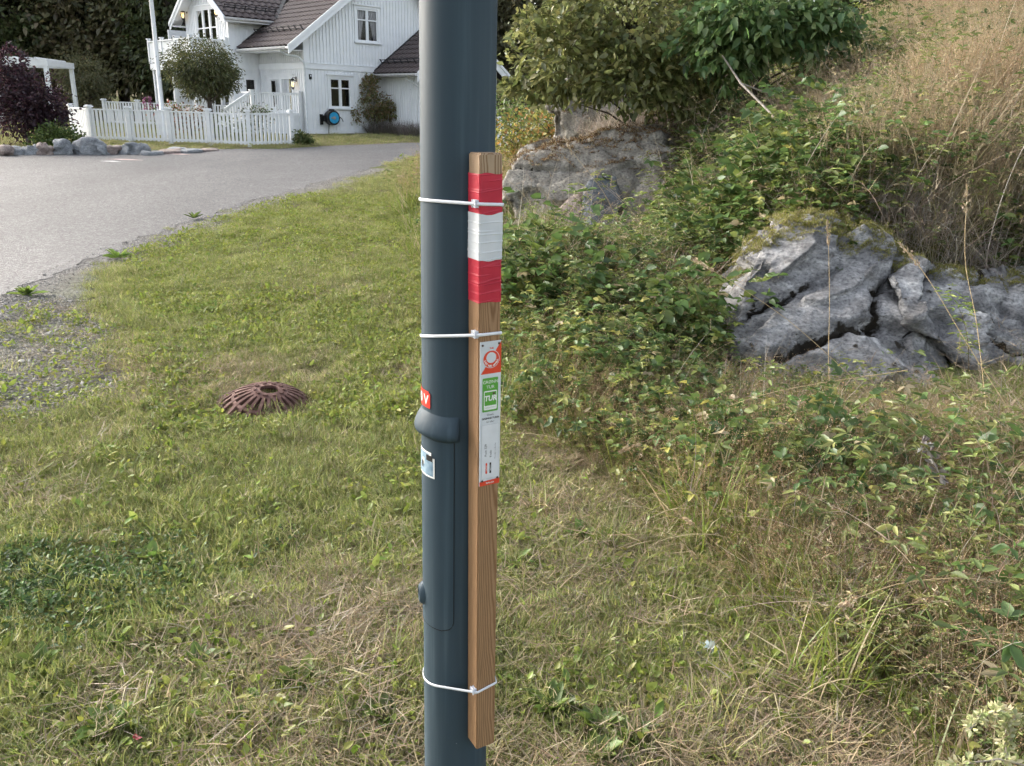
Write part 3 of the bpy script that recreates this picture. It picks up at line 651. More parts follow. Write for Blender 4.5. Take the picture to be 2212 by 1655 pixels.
# trim
mb = MB(); PG.box(mb, -.03, 3.47, -.045, -.001, 2.35, 2.54); PG.box(mb, -.03, 3.47, -.065, -.001, 2.54, 2.565); PE.box(mb, .0, VS, -.045, -.001, 2.35, 2.54); PE.box(mb, .0, VS-.05, -.065, -.001, 2.54, 2.565)
PS.box(mb, UW, -.07, -.045, -.001, 2.37, 2.5); mb.build('belt_board', M['white'], house)
mb = MB(); mb.box(-.036, .09, -.036, -.002, 0.02, 3.5); mb.box(-.036, -.002, -.004, .10, .02, 3.5); mb.build('corner_board', M['white'], house); mb = MB(); mb.box(UW-.036, UW+.09, VS-.036, VS-.002, 0.02, 4.3); mb.box(UW-.036, UW-.002, VS-.004, VS+.1, .02, 4.2); mb.build('corner_board', M['white'], house)
mb = MB(); PG.box(mb, 0.1, 7, -.032, -.001, .02, .14); PE.box(mb, .11, VS, -.032, -.001, .02, .14); mb.build('base_board', M['white'], house)
mb = MB(); mb.box(-.02, 7.5, -.02, .02, -.6, 0); mb.box(-.02, .02, .02, VS, -.6, 0); mb.box(UW-.02, 0, VS-.01, VS+.03, -.6, 0); mb.box(UW-.02, UW+.02, VS+.03, VE, -.6, 0); mb.build('foundation', M['foundation'], house)
# --- roofs
def slab(mb, quad, th=.10):
    q = [Vector(p) for p in quad]; n = (q[1]-q[0]).cross(q[2]-q[0]).normalized()
    if n.z < 0: n = -n
    k = len(q); mb.add(list(q)+[p-n*th for p in q], [tuple(range(k)), tuple(range(2*k-1, k-1, -1))]+[(i, (i+1) % k, (i+1) % k+k, i+k) for i in range(k)])
def tile_mesh():
    mb = MB(); Wt, Lt = .300, .345; nx = 9
    def f(s, t):
        x = s*Wt; z = .022*math.sin(s*math.tau*1.0-.6)+.012
        return (x, t*Lt, z+.030*(1-t))
    mb.grid(f, nx, 1)
    b = len(mb.v)
    for i in range(nx+1): x, y, z = f(i/nx, 0); mb.v.append((x, y, z)); mb.v.append((x, y+.004, z-.035))
    for i in range(nx): mb.f.append((b+2*i, b+2*i+1, b+2*i+3, b+2*i+2))
    me = mb.mesh('roof_tile', M['tile']); fixnormals(me); return me
TILE = tile_mesh()
def tiles(parent, origin, ex, ey, ncol, nrow, ok, cw=.285, rh=.315):
    ex, ey = Vector(ex).normalized(), Vector(ey).normalized(); ez = ex.cross(ey)
    if ez.z < 0: ez = -ez
    R_ = Matrix((ex, ey, ez)).transposed()
    if R_.determinant() < 0: R_ = Matrix((-ex, ey, ez)).transposed()
    cnt = 0
    for r in range(nrow):
        for c in range(ncol):
            p = Vector(origin)+ex*(c*cw)+ey*(r*rh)
            mid = p+ex*cw*.5+ey*rh*.5
            if not ok(mid): continue
            o = bpy.data.objects.new('roof_tile', TILE); COL.objects.link(o); o.parent = parent
            if (R_ @ Vector((1, 0, 0))).dot(ex) < 0: p = p+ex*cw
            o.matrix_local = Matrix.Translation(p+ez*(.008+random.uniform(0, .004))) @ (R_ @ Matrix.Rotation(random.uniform(-.012, .012), 3, 'Z')).to_4x4(); cnt += 1
    return cnt
UE = -.85; VB = 9.6
mb = MB(); slab(mb, [(UE, -OV, ZR(UE)), (PEAK, -OV, ZR(PEAK)), (PEAK, VB, ZR(PEAK)), (1.0, VB, ZR(1.0)), (1.0, 4.0, ZR(1.0)), (0.0, VS-.02, ZR(0)), (UE, VS-.02, ZR(UE))]); ur = 2*PEAK-UE
slab(mb, [(PEAK, -OV, ZR(PEAK)), (ur, -OV, ZR(UE)), (ur, VB, ZR(UE)), (PEAK, VB, ZR(PEAK))])
rf = mb.build('roof', M['roof_under'], house)
n1 = tiles(rf, (UE-.05, -OV, ZR(UE)-.03), (0, 1, 0), (1, 0, KS), 15, 11, lambda p: p.y < (VS-.02 if p.z < 4.15 else 3.0+(p.z-4.15)/KW) )
# barge boards on the gable
def barge(mb, pl_v, u0, u1, zf_, h, t=.04, drop=0):
    for s in ((u0, u1),):
        a, b_ = s; q = [(a, zf_(a)), (b_, zf_(b_)), (b_, zf_(b_)-h), (a, zf_(a)-h)]
        mb.add([(x, pl_v, z) for x, z in q]+[(x, pl_v+t, z) for x, z in q], [(0, 1, 2, 3), (7, 6, 5, 4), (0, 4, 5, 1), (1, 5, 6, 2), (2, 6, 7, 3), (3, 7, 4, 0)])
zt1 = lambda u: ZR(u)+.02 if u <= PEAK else ZR(2*PEAK-u)+.02
mb = MB(); barge(mb, -OV-.05, UE-.06, PEAK, zt1, .30); barge(mb, -OV-.05, PEAK, ur, zt1, .30); mb.build('barge_board', M['white'], house)
mb = MB(); barge(mb, -OV-.085, UE-.09, PEAK, lambda u: zt1(u)+.03, .13); barge(mb, -OV-.085, PEAK, ur, lambda u: zt1(u)+.03, .13); mb.build('verge_board', M['white'], house)
mb = MB(); slab(mb, [(UE, -OV, ZR(UE)-.15), (PEAK, -OV, ZR(PEAK)-.15), (PEAK, 0, ZR(PEAK)-.15), (UE, 0, ZR(UE)-.15)], .02); mb.box(UE+.02, 0, 0, VS-.03, ZR(UE)-.16, ZR(UE)-.14); mb.build('soffit', M['white'], house)
mb = MB(); mb.box(UE, UE+.03, -OV, VS-.03, ZR(UE)-.20, ZR(UE)-.06); mb.build('fascia', M['white'], house)
def gutter(a, b_, r=.065, name='gutter'):
    a, b_ = Vector(a), Vector(b_); d = (b_-a).normalized(); s = d.cross(Vector((0, 0, 1))); mb = MB()
    mb.grid(lambda i, j: a+(b_-a)*i+s*r*math.cos(math.pi*(1+j))+Vector((0, 0, 1))*r*1.3*math.sin(math.pi*(1+j)), 1, 8)
    mb.grid(lambda i, j: a+(b_-a)*i+s*(r+.006)*math.cos(math.pi*(1+j))+Vector((0, 0, 1))*(r+.006)*1.3*math.sin(math.pi*(1+j)), 1, 8)
    return mb.build(name, M['gutter'], house, True)
gutter((UE-.09, -OV+.02, ZR(UE)-.06), (UE-.09, VS-.03, ZR(UE)-.06))
mb = MB(); mb.tube([(UE-.09, .0, ZR(UE)-.13), (UE-.09, -.0, ZR(UE)-.24), (UE+.10, -.02, ZR(UE)-.34), (-.30, -.07, 2.74), (-.10, -.10, 2.58), (-.07, -.10, 2.45), (-.07, -.10, .05)], .038, 10); mb.build('downpipe', M['pipe'], house, True)
def snow_guard(a, b_, up_, n):
    a, b_, up_ = Vector(a), Vector(b_), Vector(up_); mb = MB()
    for h in (.09, .19): mb.tube([a+up_*h, b_+up_*h], .016, 6)
    for i in range(n+1): p = a+(b_-a)*i/n; mb.beam(p+up_*.0, p+up_*.23, .03, .03, (1, 0, .1))
    mb.build('snow_guard', M['dark_metal'], house)
nm = Vector((-KS, 0, 1)).normalized()
snow_guard((-.18, -.35, ZR(-.18)+.03), (-.18, VS-.35, ZR(-.18)+.03), nm, 8)
# wing roof
ZWr = lambda v: 4.20+KW*(v-2.98) if v <= VC else 4.20+KW*(2*VC-v-2.98)
UWo = UW-.40; ue = (4.20-3.75)/KS; uz = (ZWr(VC)-3.75)/KS
mb = MB(); slab(mb, [(UWo, 2.98, 4.20), (ue, 2.98, 4.20), (uz, VC, ZWr(VC)), (UWo, VC, ZWr(VC))]); slab(mb, [(UWo, VC, ZWr(VC)), (uz, VC, ZWr(VC)), (ue, 2*VC-2.98, 4.2), (UWo, 2*VC-2.98, 4.2)])
rw = mb.build('wing_roof', M['roof_under'], house)
n2 = tiles(rw, (UWo+.02, 2.94, 4.17), (1, 0, 0), (0, 1, KW), 13, 5, lambda p: p.x < (p.z-3.75)/KS+.05)
mb = MB()
for sg in (-1, 1):
    e = VC+sg*(VC-2.98+.1); q = [(e, ZWr(e)+.02), (VC, ZWr(VC)+.02), (VC, ZWr(VC)-.30), (e, ZWr(e)-.24)]
    mb.add([(UWo-.04, y, z) for y, z in q]+[(UWo, y, z) for y, z in q], [(0, 1, 2, 3), (7, 6, 5, 4), (0, 4, 5, 1), (2, 6, 7, 3), (3, 7, 4, 0)])
    q = [(e, ZWr(e)+.05), (VC, ZWr(VC)+.05), (VC, ZWr(VC)-.09), (e, ZWr(e)-.09)]
    mb.add([(UWo-.075, y, z) for y, z in q]+[(UWo-.041, y, z) for y, z in q], [(0, 1, 2, 3), (7, 6, 5, 4), (0, 4, 5, 1), (2, 6, 7, 3), (3, 7, 4, 0)])
mb.build('wing_barge_board', M['white'], house)
mb = MB(); mb.box(UWo, ue-.1, 2.99, VS-.025, 4.02, 4.05); mb.box(UWo, ue-.1, 2.96, 2.99, 4.0, 4.14); mb.build('wing_soffit', M['white'], house); mb = MB(); mb.box(UWo, ue-.1, VE+.02, 2*VC-2.99, 4.02, 4.05); mb.build('wing_soffit', M['white'], house)
mb = MB()
for sg in (-1, 1):
    e = VC+sg*(VC-2.98); slab(mb, [(UWo, e, ZWr(e)-.13), (UW, e, ZWr(e)-.13), (UW, VC, ZWr(VC)-.13), (UWo, VC, ZWr(VC)-.13)], .02)
mb.build('wing_verge_soffit', M['white'], house)
gutter((ue-.15, 2.90, 4.15), (UWo-.03, 2.90, 4.15))
snow_guard((UWo+.15, 3.28, ZWr(3.28)+.04), (ue+.1, 3.28, ZWr(3.28)+.04), Vector((0, -KW, 1)).normalized(), 5)
mb = MB(); mb.beam((UE+.35, VS-.06, ZR(UE+.35)+.06), (ue-.02, VS-.06, ZR(ue)+.03), .10, .05); mb.beam((ue, 3.02, 4.26), (uz*.9, VC*.9+.3, ZWr(VC)*.98+.1), .16, .04); mb.build('flashing', M['dark_metal'], house)
# balcony
BU, BV0, BV1, BF, BT = -2.68, 3.62, 7.6, 2.55, 3.38
mb = MB(); mb.box(BU, UW-.03, BV0, BV1, BF-.10, BF-.02); mb.box(BU-.03, BU, BV0-.03, BV1+.03, BF-.28, BF-.04); mb.box(BU, UW-.03, BV0-.03, BV0, BF-.28, BF-.04); bal = mb.build('balcony', M['white'], house)
def panelrail(a, b_, ax):
    mb = MB(); n = int((b_-a)/.10)
    for i in range(n):
        x = a+.05+(b_-a-.1)*i/(n-1)
        if ax == 'v': mb.box(BU-.02, BU+.0, x-.045, x+.045, BF+.0, BT-.06)
        else: mb.box(x-.045, x+.045, BV0-.02, BV0, BF, BT-.06)
    mb.build('balustrade', M['white'], bal, kind='stuff', label='close-set vertical balcony boards')
    mb = MB()
    if ax == 'v': mb.box(BU-.06, BU+.05, a-.05, b_, BT-.05, BT)
    else: mb.box(a+.07, b_, BV0-.06, BV0+.05, BT-.05, BT)
    mb.build('handrail', M['white'], bal)
panelrail(BV0, BV1, 'v'); panelrail(BU, UW-.04, 'u')
for u_, v_ in ((BU, BV0), (BU, 4.95), (BU, 6.3), (BU, BV1), (UW-.09, BV0)):
    mb = MB(); mb.box(u_-.055, u_+.055, v_-.055, v_+.055, BF-.02, BT+.06); mb.box(u_-.08, u_+.08, v_-.08, v_+.08, BT+.06, BT+.10); mb.build('baluster_post', M['white'], bal)
for v_ in (BV0+.1, 5.6, BV1-.1):
    mb = MB(); mb.box(BU+.02, BU+.15, v_-.065, v_+.065, .0, BF-.28); mb.build('support_post', M['white'], bal)
# porch in front of the entrance
pu0, pv0, pv1, pf, pt = -2.05, .28, 3.1, .70, 1.48
mb = MB(); mb.box(pu0, -.04, pv0, pv1, .02, pf); po = mb.build('porch', M['white'], house)
mb = MB(); mb.box(pu0+.05, -.05, pv0-.03, pv0-.001, pf-.06, pf+.06); mb.box(pu0+.05, -.05, pv0-.06, pv0+.04, pt-.05, pt); mb.box(pu0-.06, pu0+.04, pv0, 1.0, pt-.05, pt); mb.build('handrail', M['white'], po)
for i in range(19):
    x = pu0+.14+i*.098; mb = MB(); mb.box(x-.02, x+.02, pv0-.015, pv0+.01, pf+.06, pt-.05); mb.build('spindle', M['white'], po)
for u_ in (pu0, -.12):
    mb = MB(); mb.box(u_-.06, u_+.06, pv0-.07, pv0+.05, .0, pt+.03); mb.box(u_-.09, u_+.09, pv0-.10, pv0+.08, pt+.03, pt+.07); mb.build('newel_post', M['white'], po)
mb = MB()
for i in range(4): mb.box(pu0-.28*(i+1), pu0-.28*i-.002, pv0+.1, pv0+1.4, .0, pf-.16*(i+1)+.0)
mb.build('step', M['white'], po)
mb = MB(); mb.beam((pu0-.05, pv0, pt-.03), (pu0-1.05, pv0, pt-.62), .06, .09); mb.beam((pu0-.05, pv0, pf+.05), (pu0-1.05, pv0, pf-.55), .06, .10); mb.build('stair_rail', M['white'], po)
for i in range(9):
    x = pu0-.14-i*.10; zz_ = pf+.05-(.05+pu0-.0-x)*.6+.03; mb = MB(); mb.box(x-.02, x+.02, pv0-.015, pv0+.015, zz_, zz_+.72); mb.build('spindle', M['white'], po)
# annex with its own gable, in front of the right half of the gable wall
AU0, AU1, AVF = 3.47, 7.35, -2.55; AC = (AU0+AU1)/2
ZA = lambda u: 2.64+.73*(u-AU0) if u <= AC else 2.64+.73*(AU1-u)
PA = PL('u', AU0); PAF = PL('v', AVF)
wall(PA, [(AVF, 0), (0, 0), (0, 2.6), (AVF, 2.6)], [], lambda a: 2.45, .12, name='annex_side_wall')
wall(PAF, [(AU0, 0), (AU1, 0), (AU1, 2.6), (AC, ZA(AC)-.1), (AU0, 2.6)], [], lambda a: ZA(a)-.15, .12, name='annex_gable_wall')
mb = MB(); mb.box(AU1-.05, AU1, AVF+.02, -.02, 0, 2.6); mb.build('annex_far_wall', M['white'], house)
av = AVF-.35; aue = AU0-.42
mb = MB(); slab(mb, [(aue, av, ZA(aue)), (AC, av, ZA(AC)), (AC, -.03, ZA(AC)), (aue, -.03, ZA(aue))], .09); ar_ = AU1+.42; slab(mb, [(AC, av, ZA(AC)), (ar_, av, ZA(ar_)), (ar_, -.03, ZA(ar_)), (AC, -.03, ZA(AC))], .09)
ra = mb.build('annex_roof', M['roof_under'], house)
n3 = tiles(ra, (aue-.04, av, ZA(aue)-.03), (0, 1, 0), (1, 0, .73), 10, 9, lambda p: p.x < AC)
mb = MB()
for a, b_ in ((aue-.05, AC), (AC, ar_+.05)):
    zf2 = lambda u: ZA(u)+.03; barge(mb, av-.05, a, b_, zf2, .36); barge(mb, av-.085, a, b_, lambda u: ZA(u)+.05, .12)
mb.build('annex_barge_board', M['white'], house)
mb = MB(); mb.box(aue, AU0-.025, av, -.03, ZA(aue)-.15, ZA(aue)-.12); mb.box(aue, aue+.03, av, -.03, ZA(aue)-.14, ZA(aue)-.0-.04); mb.build('annex_soffit', M['white'], house)
gutter((aue-.07, av+.02, ZA(aue)-.05), (aue-.07, -.03, ZA(aue)-.05))
snow_guard((AU0-.02, av+.2, ZA(AU0)+.03), (AU0-.02, -.1, ZA(AU0)+.03), nm, 6)
mb = MB(); mb.tube([(aue-.06, -2.25, ZA(aue)-.1), (aue-.06, -2.25, ZA(aue)-.25), (aue+.2, -2.4, ZA(aue)-.42), (AU0-.07, -2.48, ZA(aue)-.55), (AU0-.07, -2.48, .1)], .036, 8); mb.build('downpipe', M['pipe'], house, True)
mb = MB(); mb.beam((AU0-.40, -.06, ZA(aue)+.08), (AC, -.06, ZA(AC)+.06), .08, .05); mb.build('flashing', M['dark_metal'], house)
mb = MB(); mb.box(.16, .26, -.05, -.001, 1.98, 2.16); nb = mb.build('number_plate', M['black'], house); mb = MB(); mb.box(.19, .235, -.056, -.051, 2.08, 2.13); mb.build('number_mark', M['white'], nb)
def hw(u, v, z): return house.matrix_basis @ Vector((u, v, z))
house.matrix_basis
bpy.context.view_layer.update()
HWm = house.matrix_world.copy()
def lantern(u, v, z, dirn, lab):
    t = empty('wall_lantern', HWm @ Vector((u, v, z)), TH, label=lab, cat='lamp', group='lit carriage lanterns on the house'); dx, dy = dirn
    c = Vector((dx, dy, 0))*.18
    mb = MB(); mb.obox(Vector((dx, dy, 0))*.015, (dx, dy, 0), (-dy, dx, 0), (0, 0, 1), .015, .05, .09); mb.tube([Vector((dx, dy, 0))*.03, Vector((dx, dy, 0))*.10+Vector((0, 0, .06)), c+Vector((0, 0, .05)), c], .012, 6); mb.build('bracket', M['dark_metal'], t)
    mb = MB(); mb.lathe([(.001, .03), (.03, .02), (.11, -.05), (.10, -.06), (.02, -.06)], 8, c); mb.lathe([(.06, -.30), (.07, -.31), (.02, -.36), (.001, -.40)], 8, c)
    for k in range(6): a = k*math.tau/6; mb.tube([c+Vector((.10*math.cos(a), .10*math.sin(a), -.06)), c+Vector((.062*math.cos(a), .062*math.sin(a), -.30))], .008, 4)
    mb.build('cage', M['dark_metal'], t)
    mb = MB(); mb.lathe([(.005, -.10), (.035, -.13), (.045, -.19), (.03, -.26), (.005, -.28)], 10, c); mb.build('bulb', M['bulb'], t, True)
lantern(0, .62, 1.98, (-1, 0), 'lit black lantern beside the porch railing')
lantern(UW, 7.12, 4.62, (-1, 0), 'lit black lantern left of the balcony door'); lantern(UW, 4.1, 4.58, (-1, 0), 'lit black lantern right of the balcony door')
# hose reel
t = empty('hose_reel', HWm @ Vector((.95, -.02, .62)), TH, label='blue and black hose reel mounted under the ground floor window', cat='hose reel')
mb = MB(); mb.box(-.42, -.30, -.05, 0, -.26, .12); mb.box(-.30, -.12, -.20, -.02, -.14, .08); mb.build('wall_bracket', M['black'], t)
mb = MB(); n = 28
def ringy(mb, r0, r1, y0, y1, n=28, c=(0, 0)):
    b = len(mb.v)
    for r, y in ((r0, y0), (r1, y0), (r1, y1), (r0, y1)):
        for k in range(n): mb.v.append((c[0]+r*math.cos(k*math.tau/n), y, c[1]+r*math.sin(k*math.tau/n)))
    for i in range(4):
        for k in range(n): mb.f.append((b+i*n+k, b+i*n+(k+1) % n, b+((i+1) % 4)*n+(k+1) % n, b+((i+1) % 4)*n+k))
ringy(mb, .20, .27, -.34, -.06); mb.box(-.06, .06, -.30, -.10, .24, .32); mb.build('casing', M['black'], t)
mb = MB(); ringy(mb, .05, .205, -.365, -.30); mb.build('side_disc', M['blue'], t)
mb = MB(); ringy(mb, .002, .06, -.385, -.29, 16); mb.box(-.14, 0, -.39, -.366, -.025, .025); mb.build('hub', M['concrete'], t)
mb = MB(); mb.tube([(.25, -.2, .05), (.36, -.22, .02), (.44, -.22, -.05), (.48, -.22, -.14)], .014, 6); mb.tube([(-.08, -.1, -.25), (-.09, -.08, -.45), (-.08, -.05, -.60)], .012, 6); mb.build('hose', M['black'], t, True)
# paved apron before the house
mb = MB(); mb.box(-.2, 7, -1.1, -.03, -.12, -.03)
ap = mb.build('path', M['concrete'], None, label='narrow grey paved strip along the house wall', kind='structure'); ap.matrix_world = HWm
# ------------------------------------------------------------------ fences
def fence(name, pts, lab, h=.95, npk=9, post_w=.12, pk=True, group=None, hidelast=False, pickw=.072):
    root = empty(name, (pts[0][0], pts[0][1], hz(*pts[0])), label=lab, cat='fence', group=group); o0 = root.location.copy()
    P3 = [Vector((x, y, hz(x, y)))-o0 for x, y in pts]; cache = {}
    pm = MB(); q = post_w/2; pm.box(-q, q, -q, q, -.1, h+.06); pm = pm.mesh('post', M['white_fence'])
    cm = MB(); cm.box(-q-.035, q+.035, -q-.035, q+.035, h+.06, h+.10); cm.box(-q-.01, q+.01, -q-.01, q+.01, h+.10, h+.125); cm = cm.mesh('post_cap', M['white_fence'])
    km = MB(); km.box(-pickw/2, pickw/2, -.011, .011, .06, h-.02); km = km.mesh('picket', M['white_fence'])
    for i, p in enumerate(P3):
        d = (P3[min(i+1, len(P3)-1)]-P3[max(i-1, 0)]); a = math.atan2(d.y, d.x)
        o = link('post', pm, root); o.location = p; o.rotation_euler = (0, 0, a); c = link('post_cap', cm, o)
        if i+1 < len(P3):
            b_ = P3[i+1]; mb = MB(); e = (b_-p).normalized()*q
            mb.beam(p+e+Vector((0, 0, h)), b_-e+Vector((0, 0, h)), .10, .04); mb.build('top_rail', M['white_fence'], root)
            mb = MB(); mb.beam(p+e+Vector((0, 0, .12)), b_-e+Vector((0, 0, .12)), .04, .07); mb.build('bottom_rail', M['white_fence'], root)
            a2 = math.atan2((b_-p).y, (b_-p).x); off = Vector((math.sin(a2), -math.cos(a2), 0))*.028
            n = max(2, round((b_-p).length/1.28*npk))
            for k in range(n):
                o = link('picket', km, root); o.location = p+(b_-p)*((k+1)/(n+1))+off; o.rotation_euler = (0, 0, a2)
    return root
fence('picket_fence', [(-15.2, 28.6), (-14.0, 27.3), (-12.95, 26.3), (-11.72, 26.2), (-10.45, 26.05), (-9.2, 25.85), (-7.95, 25.6), (-6.95, 26.6)][1:], 'white picket fence in front of the house, nearest to the road', h=.93)
fence('picket_fence', [(-17.3+1.55*i, 36.5-.35*i) for i in range(7)], 'white railing at the back of the garden, seen over the front fence', h=.9, npk=9)
fence('picket_fence', [(-.6+1.5*i, 27.6-.1*i) for i in range(3)], 'white picket fence half hidden by plants right of the lamp post', h=.85, npk=9, group=None)
# flagpole
fx, fy = -11.30, 27.7
t = empty('flagpole', (fx, fy, hz(fx, fy)), label='tall white flagpole standing behind the front fence', cat='flagpole')
MB().tube([(0, 0, -.1), (0, 0, 3), (0, 0, 8)], [.075, .066, .05], 16).build('shaft', M['white_fence'], t, True)
mb = MB(); mb.box(.085, .16, -.05, .05, .15, .95); mb.box(-.16, -.085, -.05, .05, .15, .95); mb.build('base_clamp', M['white_fence'], t)
# pergola
px_, py_ = -17.75, 33.2; pzb = hz(px_, py_)
t = empty('pergola', (px_, py_, pzb), rad(8), label='white flat-topped pergola behind the purple bush', cat='pergola')
for x, y in ((0, 0), (-2.6, 1.9), (0-.0, 2.6), (-4.6, 0), (-4.6, 2.6)):
    mb = MB(); mb.box(x-.07, x+.07, y-.07, y+.07, -.1, 2.2); mb.build('post', M['white_fence'], t)
mb = MB(); mb.box(-4.9, .1, -.08, .08, 2.2, 2.42); mb.box(-4.9, .1, 2.52, 2.68, 2.2, 2.42); mb.box(-.06, .09, .08, 2.52, 2.2, 2.42); mb.box(-4.7, -4.55, .08, 2.52, 2.2, 2.42); mb.build('beam', M['white_fence'], t)
for i in range(12): mb = MB(); mb.box(-4.5+i*.38, -4.42+i*.38, -.15, 2.8, 2.422, 2.50); mb.build('slat', M['white_fence'], t)
print('tiles', n1, n2, n3)

# ------------------------------------------------------------------ vegetation kit
class Veg:
    def __init__(s): s.V = []; s.F = []; s.C = []; s.B = []; s.n = 0
    def _add(s, v, f, c, b):
        s.V.append(v); s.F.append(f+s.n); s.C.append(c); s.B.append(b); s.n += len(v)
    def blades(s, base, az, tilt, bend, length, width, col, K=3, bv=None, r=rng):
        n = len(base); t = np.linspace(0, 1, K+1); az, tilt, bend, length, width = [np.broadcast_to(np.asarray(q, float), (n,)) for q in (az, tilt, bend, length, width)]
        th = tilt[:, None]+bend[:, None]*t[None]; dl = length[:, None]/K
        tm = (th[:, 1:]+th[:, :-1])/2
        rr = np.concatenate([np.zeros((n, 1)), np.cumsum(np.sin(tm)*dl, 1)], 1); hh = np.concatenate([np.zeros((n, 1)), np.cumsum(np.cos(tm)*dl, 1)], 1)
        P = np.stack([base[:, 0:1]+rr*np.cos(az)[:, None], base[:, 1:2]+rr*np.sin(az)[:, None], base[:, 2:3]+hh], -1)
        tw = az+r.normal(0, .5, n); sd = np.stack([-np.sin(tw), np.cos(tw), np.zeros(n)], -1)
        wd = width[:, None]*(1-.92*t[None]**1.6)*.5
        A = P+sd[:, None]*wd[..., None]; B = P-sd[:, None]*wd[..., None]
        v = np.stack([A, B], 2).reshape(-1, 3); m = 2*(K+1)
        b0 = (np.arange(n)*m)[:, None]; k = np.arange(K)[None]*2
        f = np.stack([b0+k, b0+k+1, b0+k+3, b0+k+2], -1).reshape(-1, 4)
        bv = r.random(n) if bv is None else np.broadcast_to(bv, (n,))
        s._add(v, f, np.repeat(np.broadcast_to(col, (n, 3)), m, 0), np.repeat(bv, m)); return P
    def leaves(s, base, d, nrm, L, W, col, fold=.15, bv=None, droop=.1, r=rng):
        n = len(base); d = d/np.linalg.norm(d, axis=1, keepdims=True); sd = np.cross(d, nrm); sd /= np.linalg.norm(sd, axis=1, keepdims=True)+1e-9; nm_ = np.cross(sd, d)
        L = np.broadcast_to(L, (n,))[:, None]; W = np.broadcast_to(W, (n,))[:, None]
        z = np.array([0, 0, 1.])
        q = [base, base+d*L*.32+sd*W*.5+nm_*W*fold-z*droop*L*.05, base+d*L*.70+sd*W*.36+nm_*W*fold*.7-z*droop*L*.35, base+d*L-z*droop*L*.8,
             base+d*L*.70-sd*W*.36+nm_*W*fold*.7-z*droop*L*.35, base+d*L*.32-sd*W*.5+nm_*W*fold-z*droop*L*.05]
        v = np.stack(q, 1).reshape(-1, 3); b0 = (np.arange(n)*6)[:, None]
        f = np.concatenate([b0+np.array([[0, 1, 2, 3]]), b0+np.array([[0, 3, 4, 5]])], 0)
        bv = r.random(n) if bv is None else np.broadcast_to(bv, (n,))
        s._add(v, f, np.repeat(np.broadcast_to(col, (n, 3)), 6, 0), np.repeat(bv, 6))
    def mesh(s, name, mat=None):
        v = np.concatenate(s.V); f = np.concatenate(s.F); c = np.concatenate(s.C); b = np.concatenate(s.B)
        me = bpy.data.meshes.new(name); me.vertices.add(len(v)); me.vertices.foreach_set('co', v.ravel().astype(np.float32))
        me.loops.add(f.size); me.loops.foreach_set('vertex_index', f.ravel().astype(np.int32)); me.polygons.add(len(f)); me.polygons.foreach_set('loop_start', np.arange(0, f.size, 4, dtype=np.int32))
        me.update(calc_edges=True)
        a = me.attributes.new('col', 'FLOAT_COLOR', 'POINT'); a.data.foreach_set('color', np.concatenate([c, np.ones((len(c), 1))], 1).ravel().astype(np.float32))
        a = me.attributes.new('bv', 'FLOAT', 'POINT'); a.data.foreach_set('value', b.astype(np.float32))
        me.materials.append(mat or M['foliage']); return me
def palette(n, cols, jit=.15, r=rng):
    c = np.array(cols, float)[r.integers(0, len(cols), n)]; return c*(1+r.normal(0, jit, (n, 1)))*(1+r.normal(0, jit*.3, (n, 3)))
def rand_dir(n, r=rng): d = r.normal(size=(n, 3)); return d/np.linalg.norm(d, axis=1, keepdims=True)
def scatter(name, protos, P, rot, scl, idx, dry, **k):
    c = bpy.data.collections.new(name+'_source')
    for i, me in enumerate(protos): c.objects.link(bpy.data.objects.new(f'{name}_source_{i:02d}', me))
    n = len(P); me = bpy.data.meshes.new(name); me.vertices.add(n); me.vertices.foreach_set('co', np.asarray(P, np.float32).ravel())
    for nm_, ty, key, val in (('rot', 'FLOAT_VECTOR', 'vector', rot), ('scl', 'FLOAT', 'value', scl), ('idx', 'INT', 'value', idx), ('dry', 'FLOAT', 'value', dry)):
        a = me.attributes.new(nm_, ty, 'POINT'); a.data.foreach_set(key, np.asarray(np.broadcast_to(val, (n, 3) if nm_ == 'rot' else (n,)), np.int32 if ty == 'INT' else np.float32).ravel())
    o = link(name, me, kind='stuff', **k)
    g = bpy.data.node_groups.new(name+'_nodes', 'GeometryNodeTree'); g.interface.new_socket('Geometry', in_out='INPUT', socket_type='NodeSocketGeometry'); g.interface.new_socket('Geometry', in_out='OUTPUT', socket_type='NodeSocketGeometry')
    N, L = g.nodes, g.links; gi, go = N.new('NodeGroupInput'), N.new('NodeGroupOutput'); ip = N.new('GeometryNodeInstanceOnPoints'); ci = N.new('GeometryNodeCollectionInfo')
    ci.inputs['Collection'].default_value = c; ci.inputs['Separate Children'].default_value = True; ci.inputs['Reset Children'].default_value = True
    def na(nm_, ty): a = N.new('GeometryNodeInputNamedAttribute'); a.data_type = ty; a.inputs[0].default_value = nm_; return a.outputs['Attribute']
    e = N.new('FunctionNodeEulerToRotation'); L.new(na('rot', 'FLOAT_VECTOR'), e.inputs[0]); L.new(e.outputs[0], ip.inputs['Rotation'])
    L.new(na('scl', 'FLOAT'), ip.inputs['Scale']); L.new(na('idx', 'INT'), ip.inputs['Instance Index']); ip.inputs['Pick Instance'].default_value = True
    L.new(gi.outputs[0], ip.inputs['Points']); L.new(ci.outputs[0], ip.inputs['Instance']); L.new(ip.outputs[0], go.inputs[0])
    md = o.modifiers.new('scatter', 'NODES'); md.node_group = g; return o
def zrot(n, tilt=.12): return np.stack([rng.normal(0, tilt, n), rng.normal(0, tilt, n), rng.uniform(0, math.tau, n)], 1)
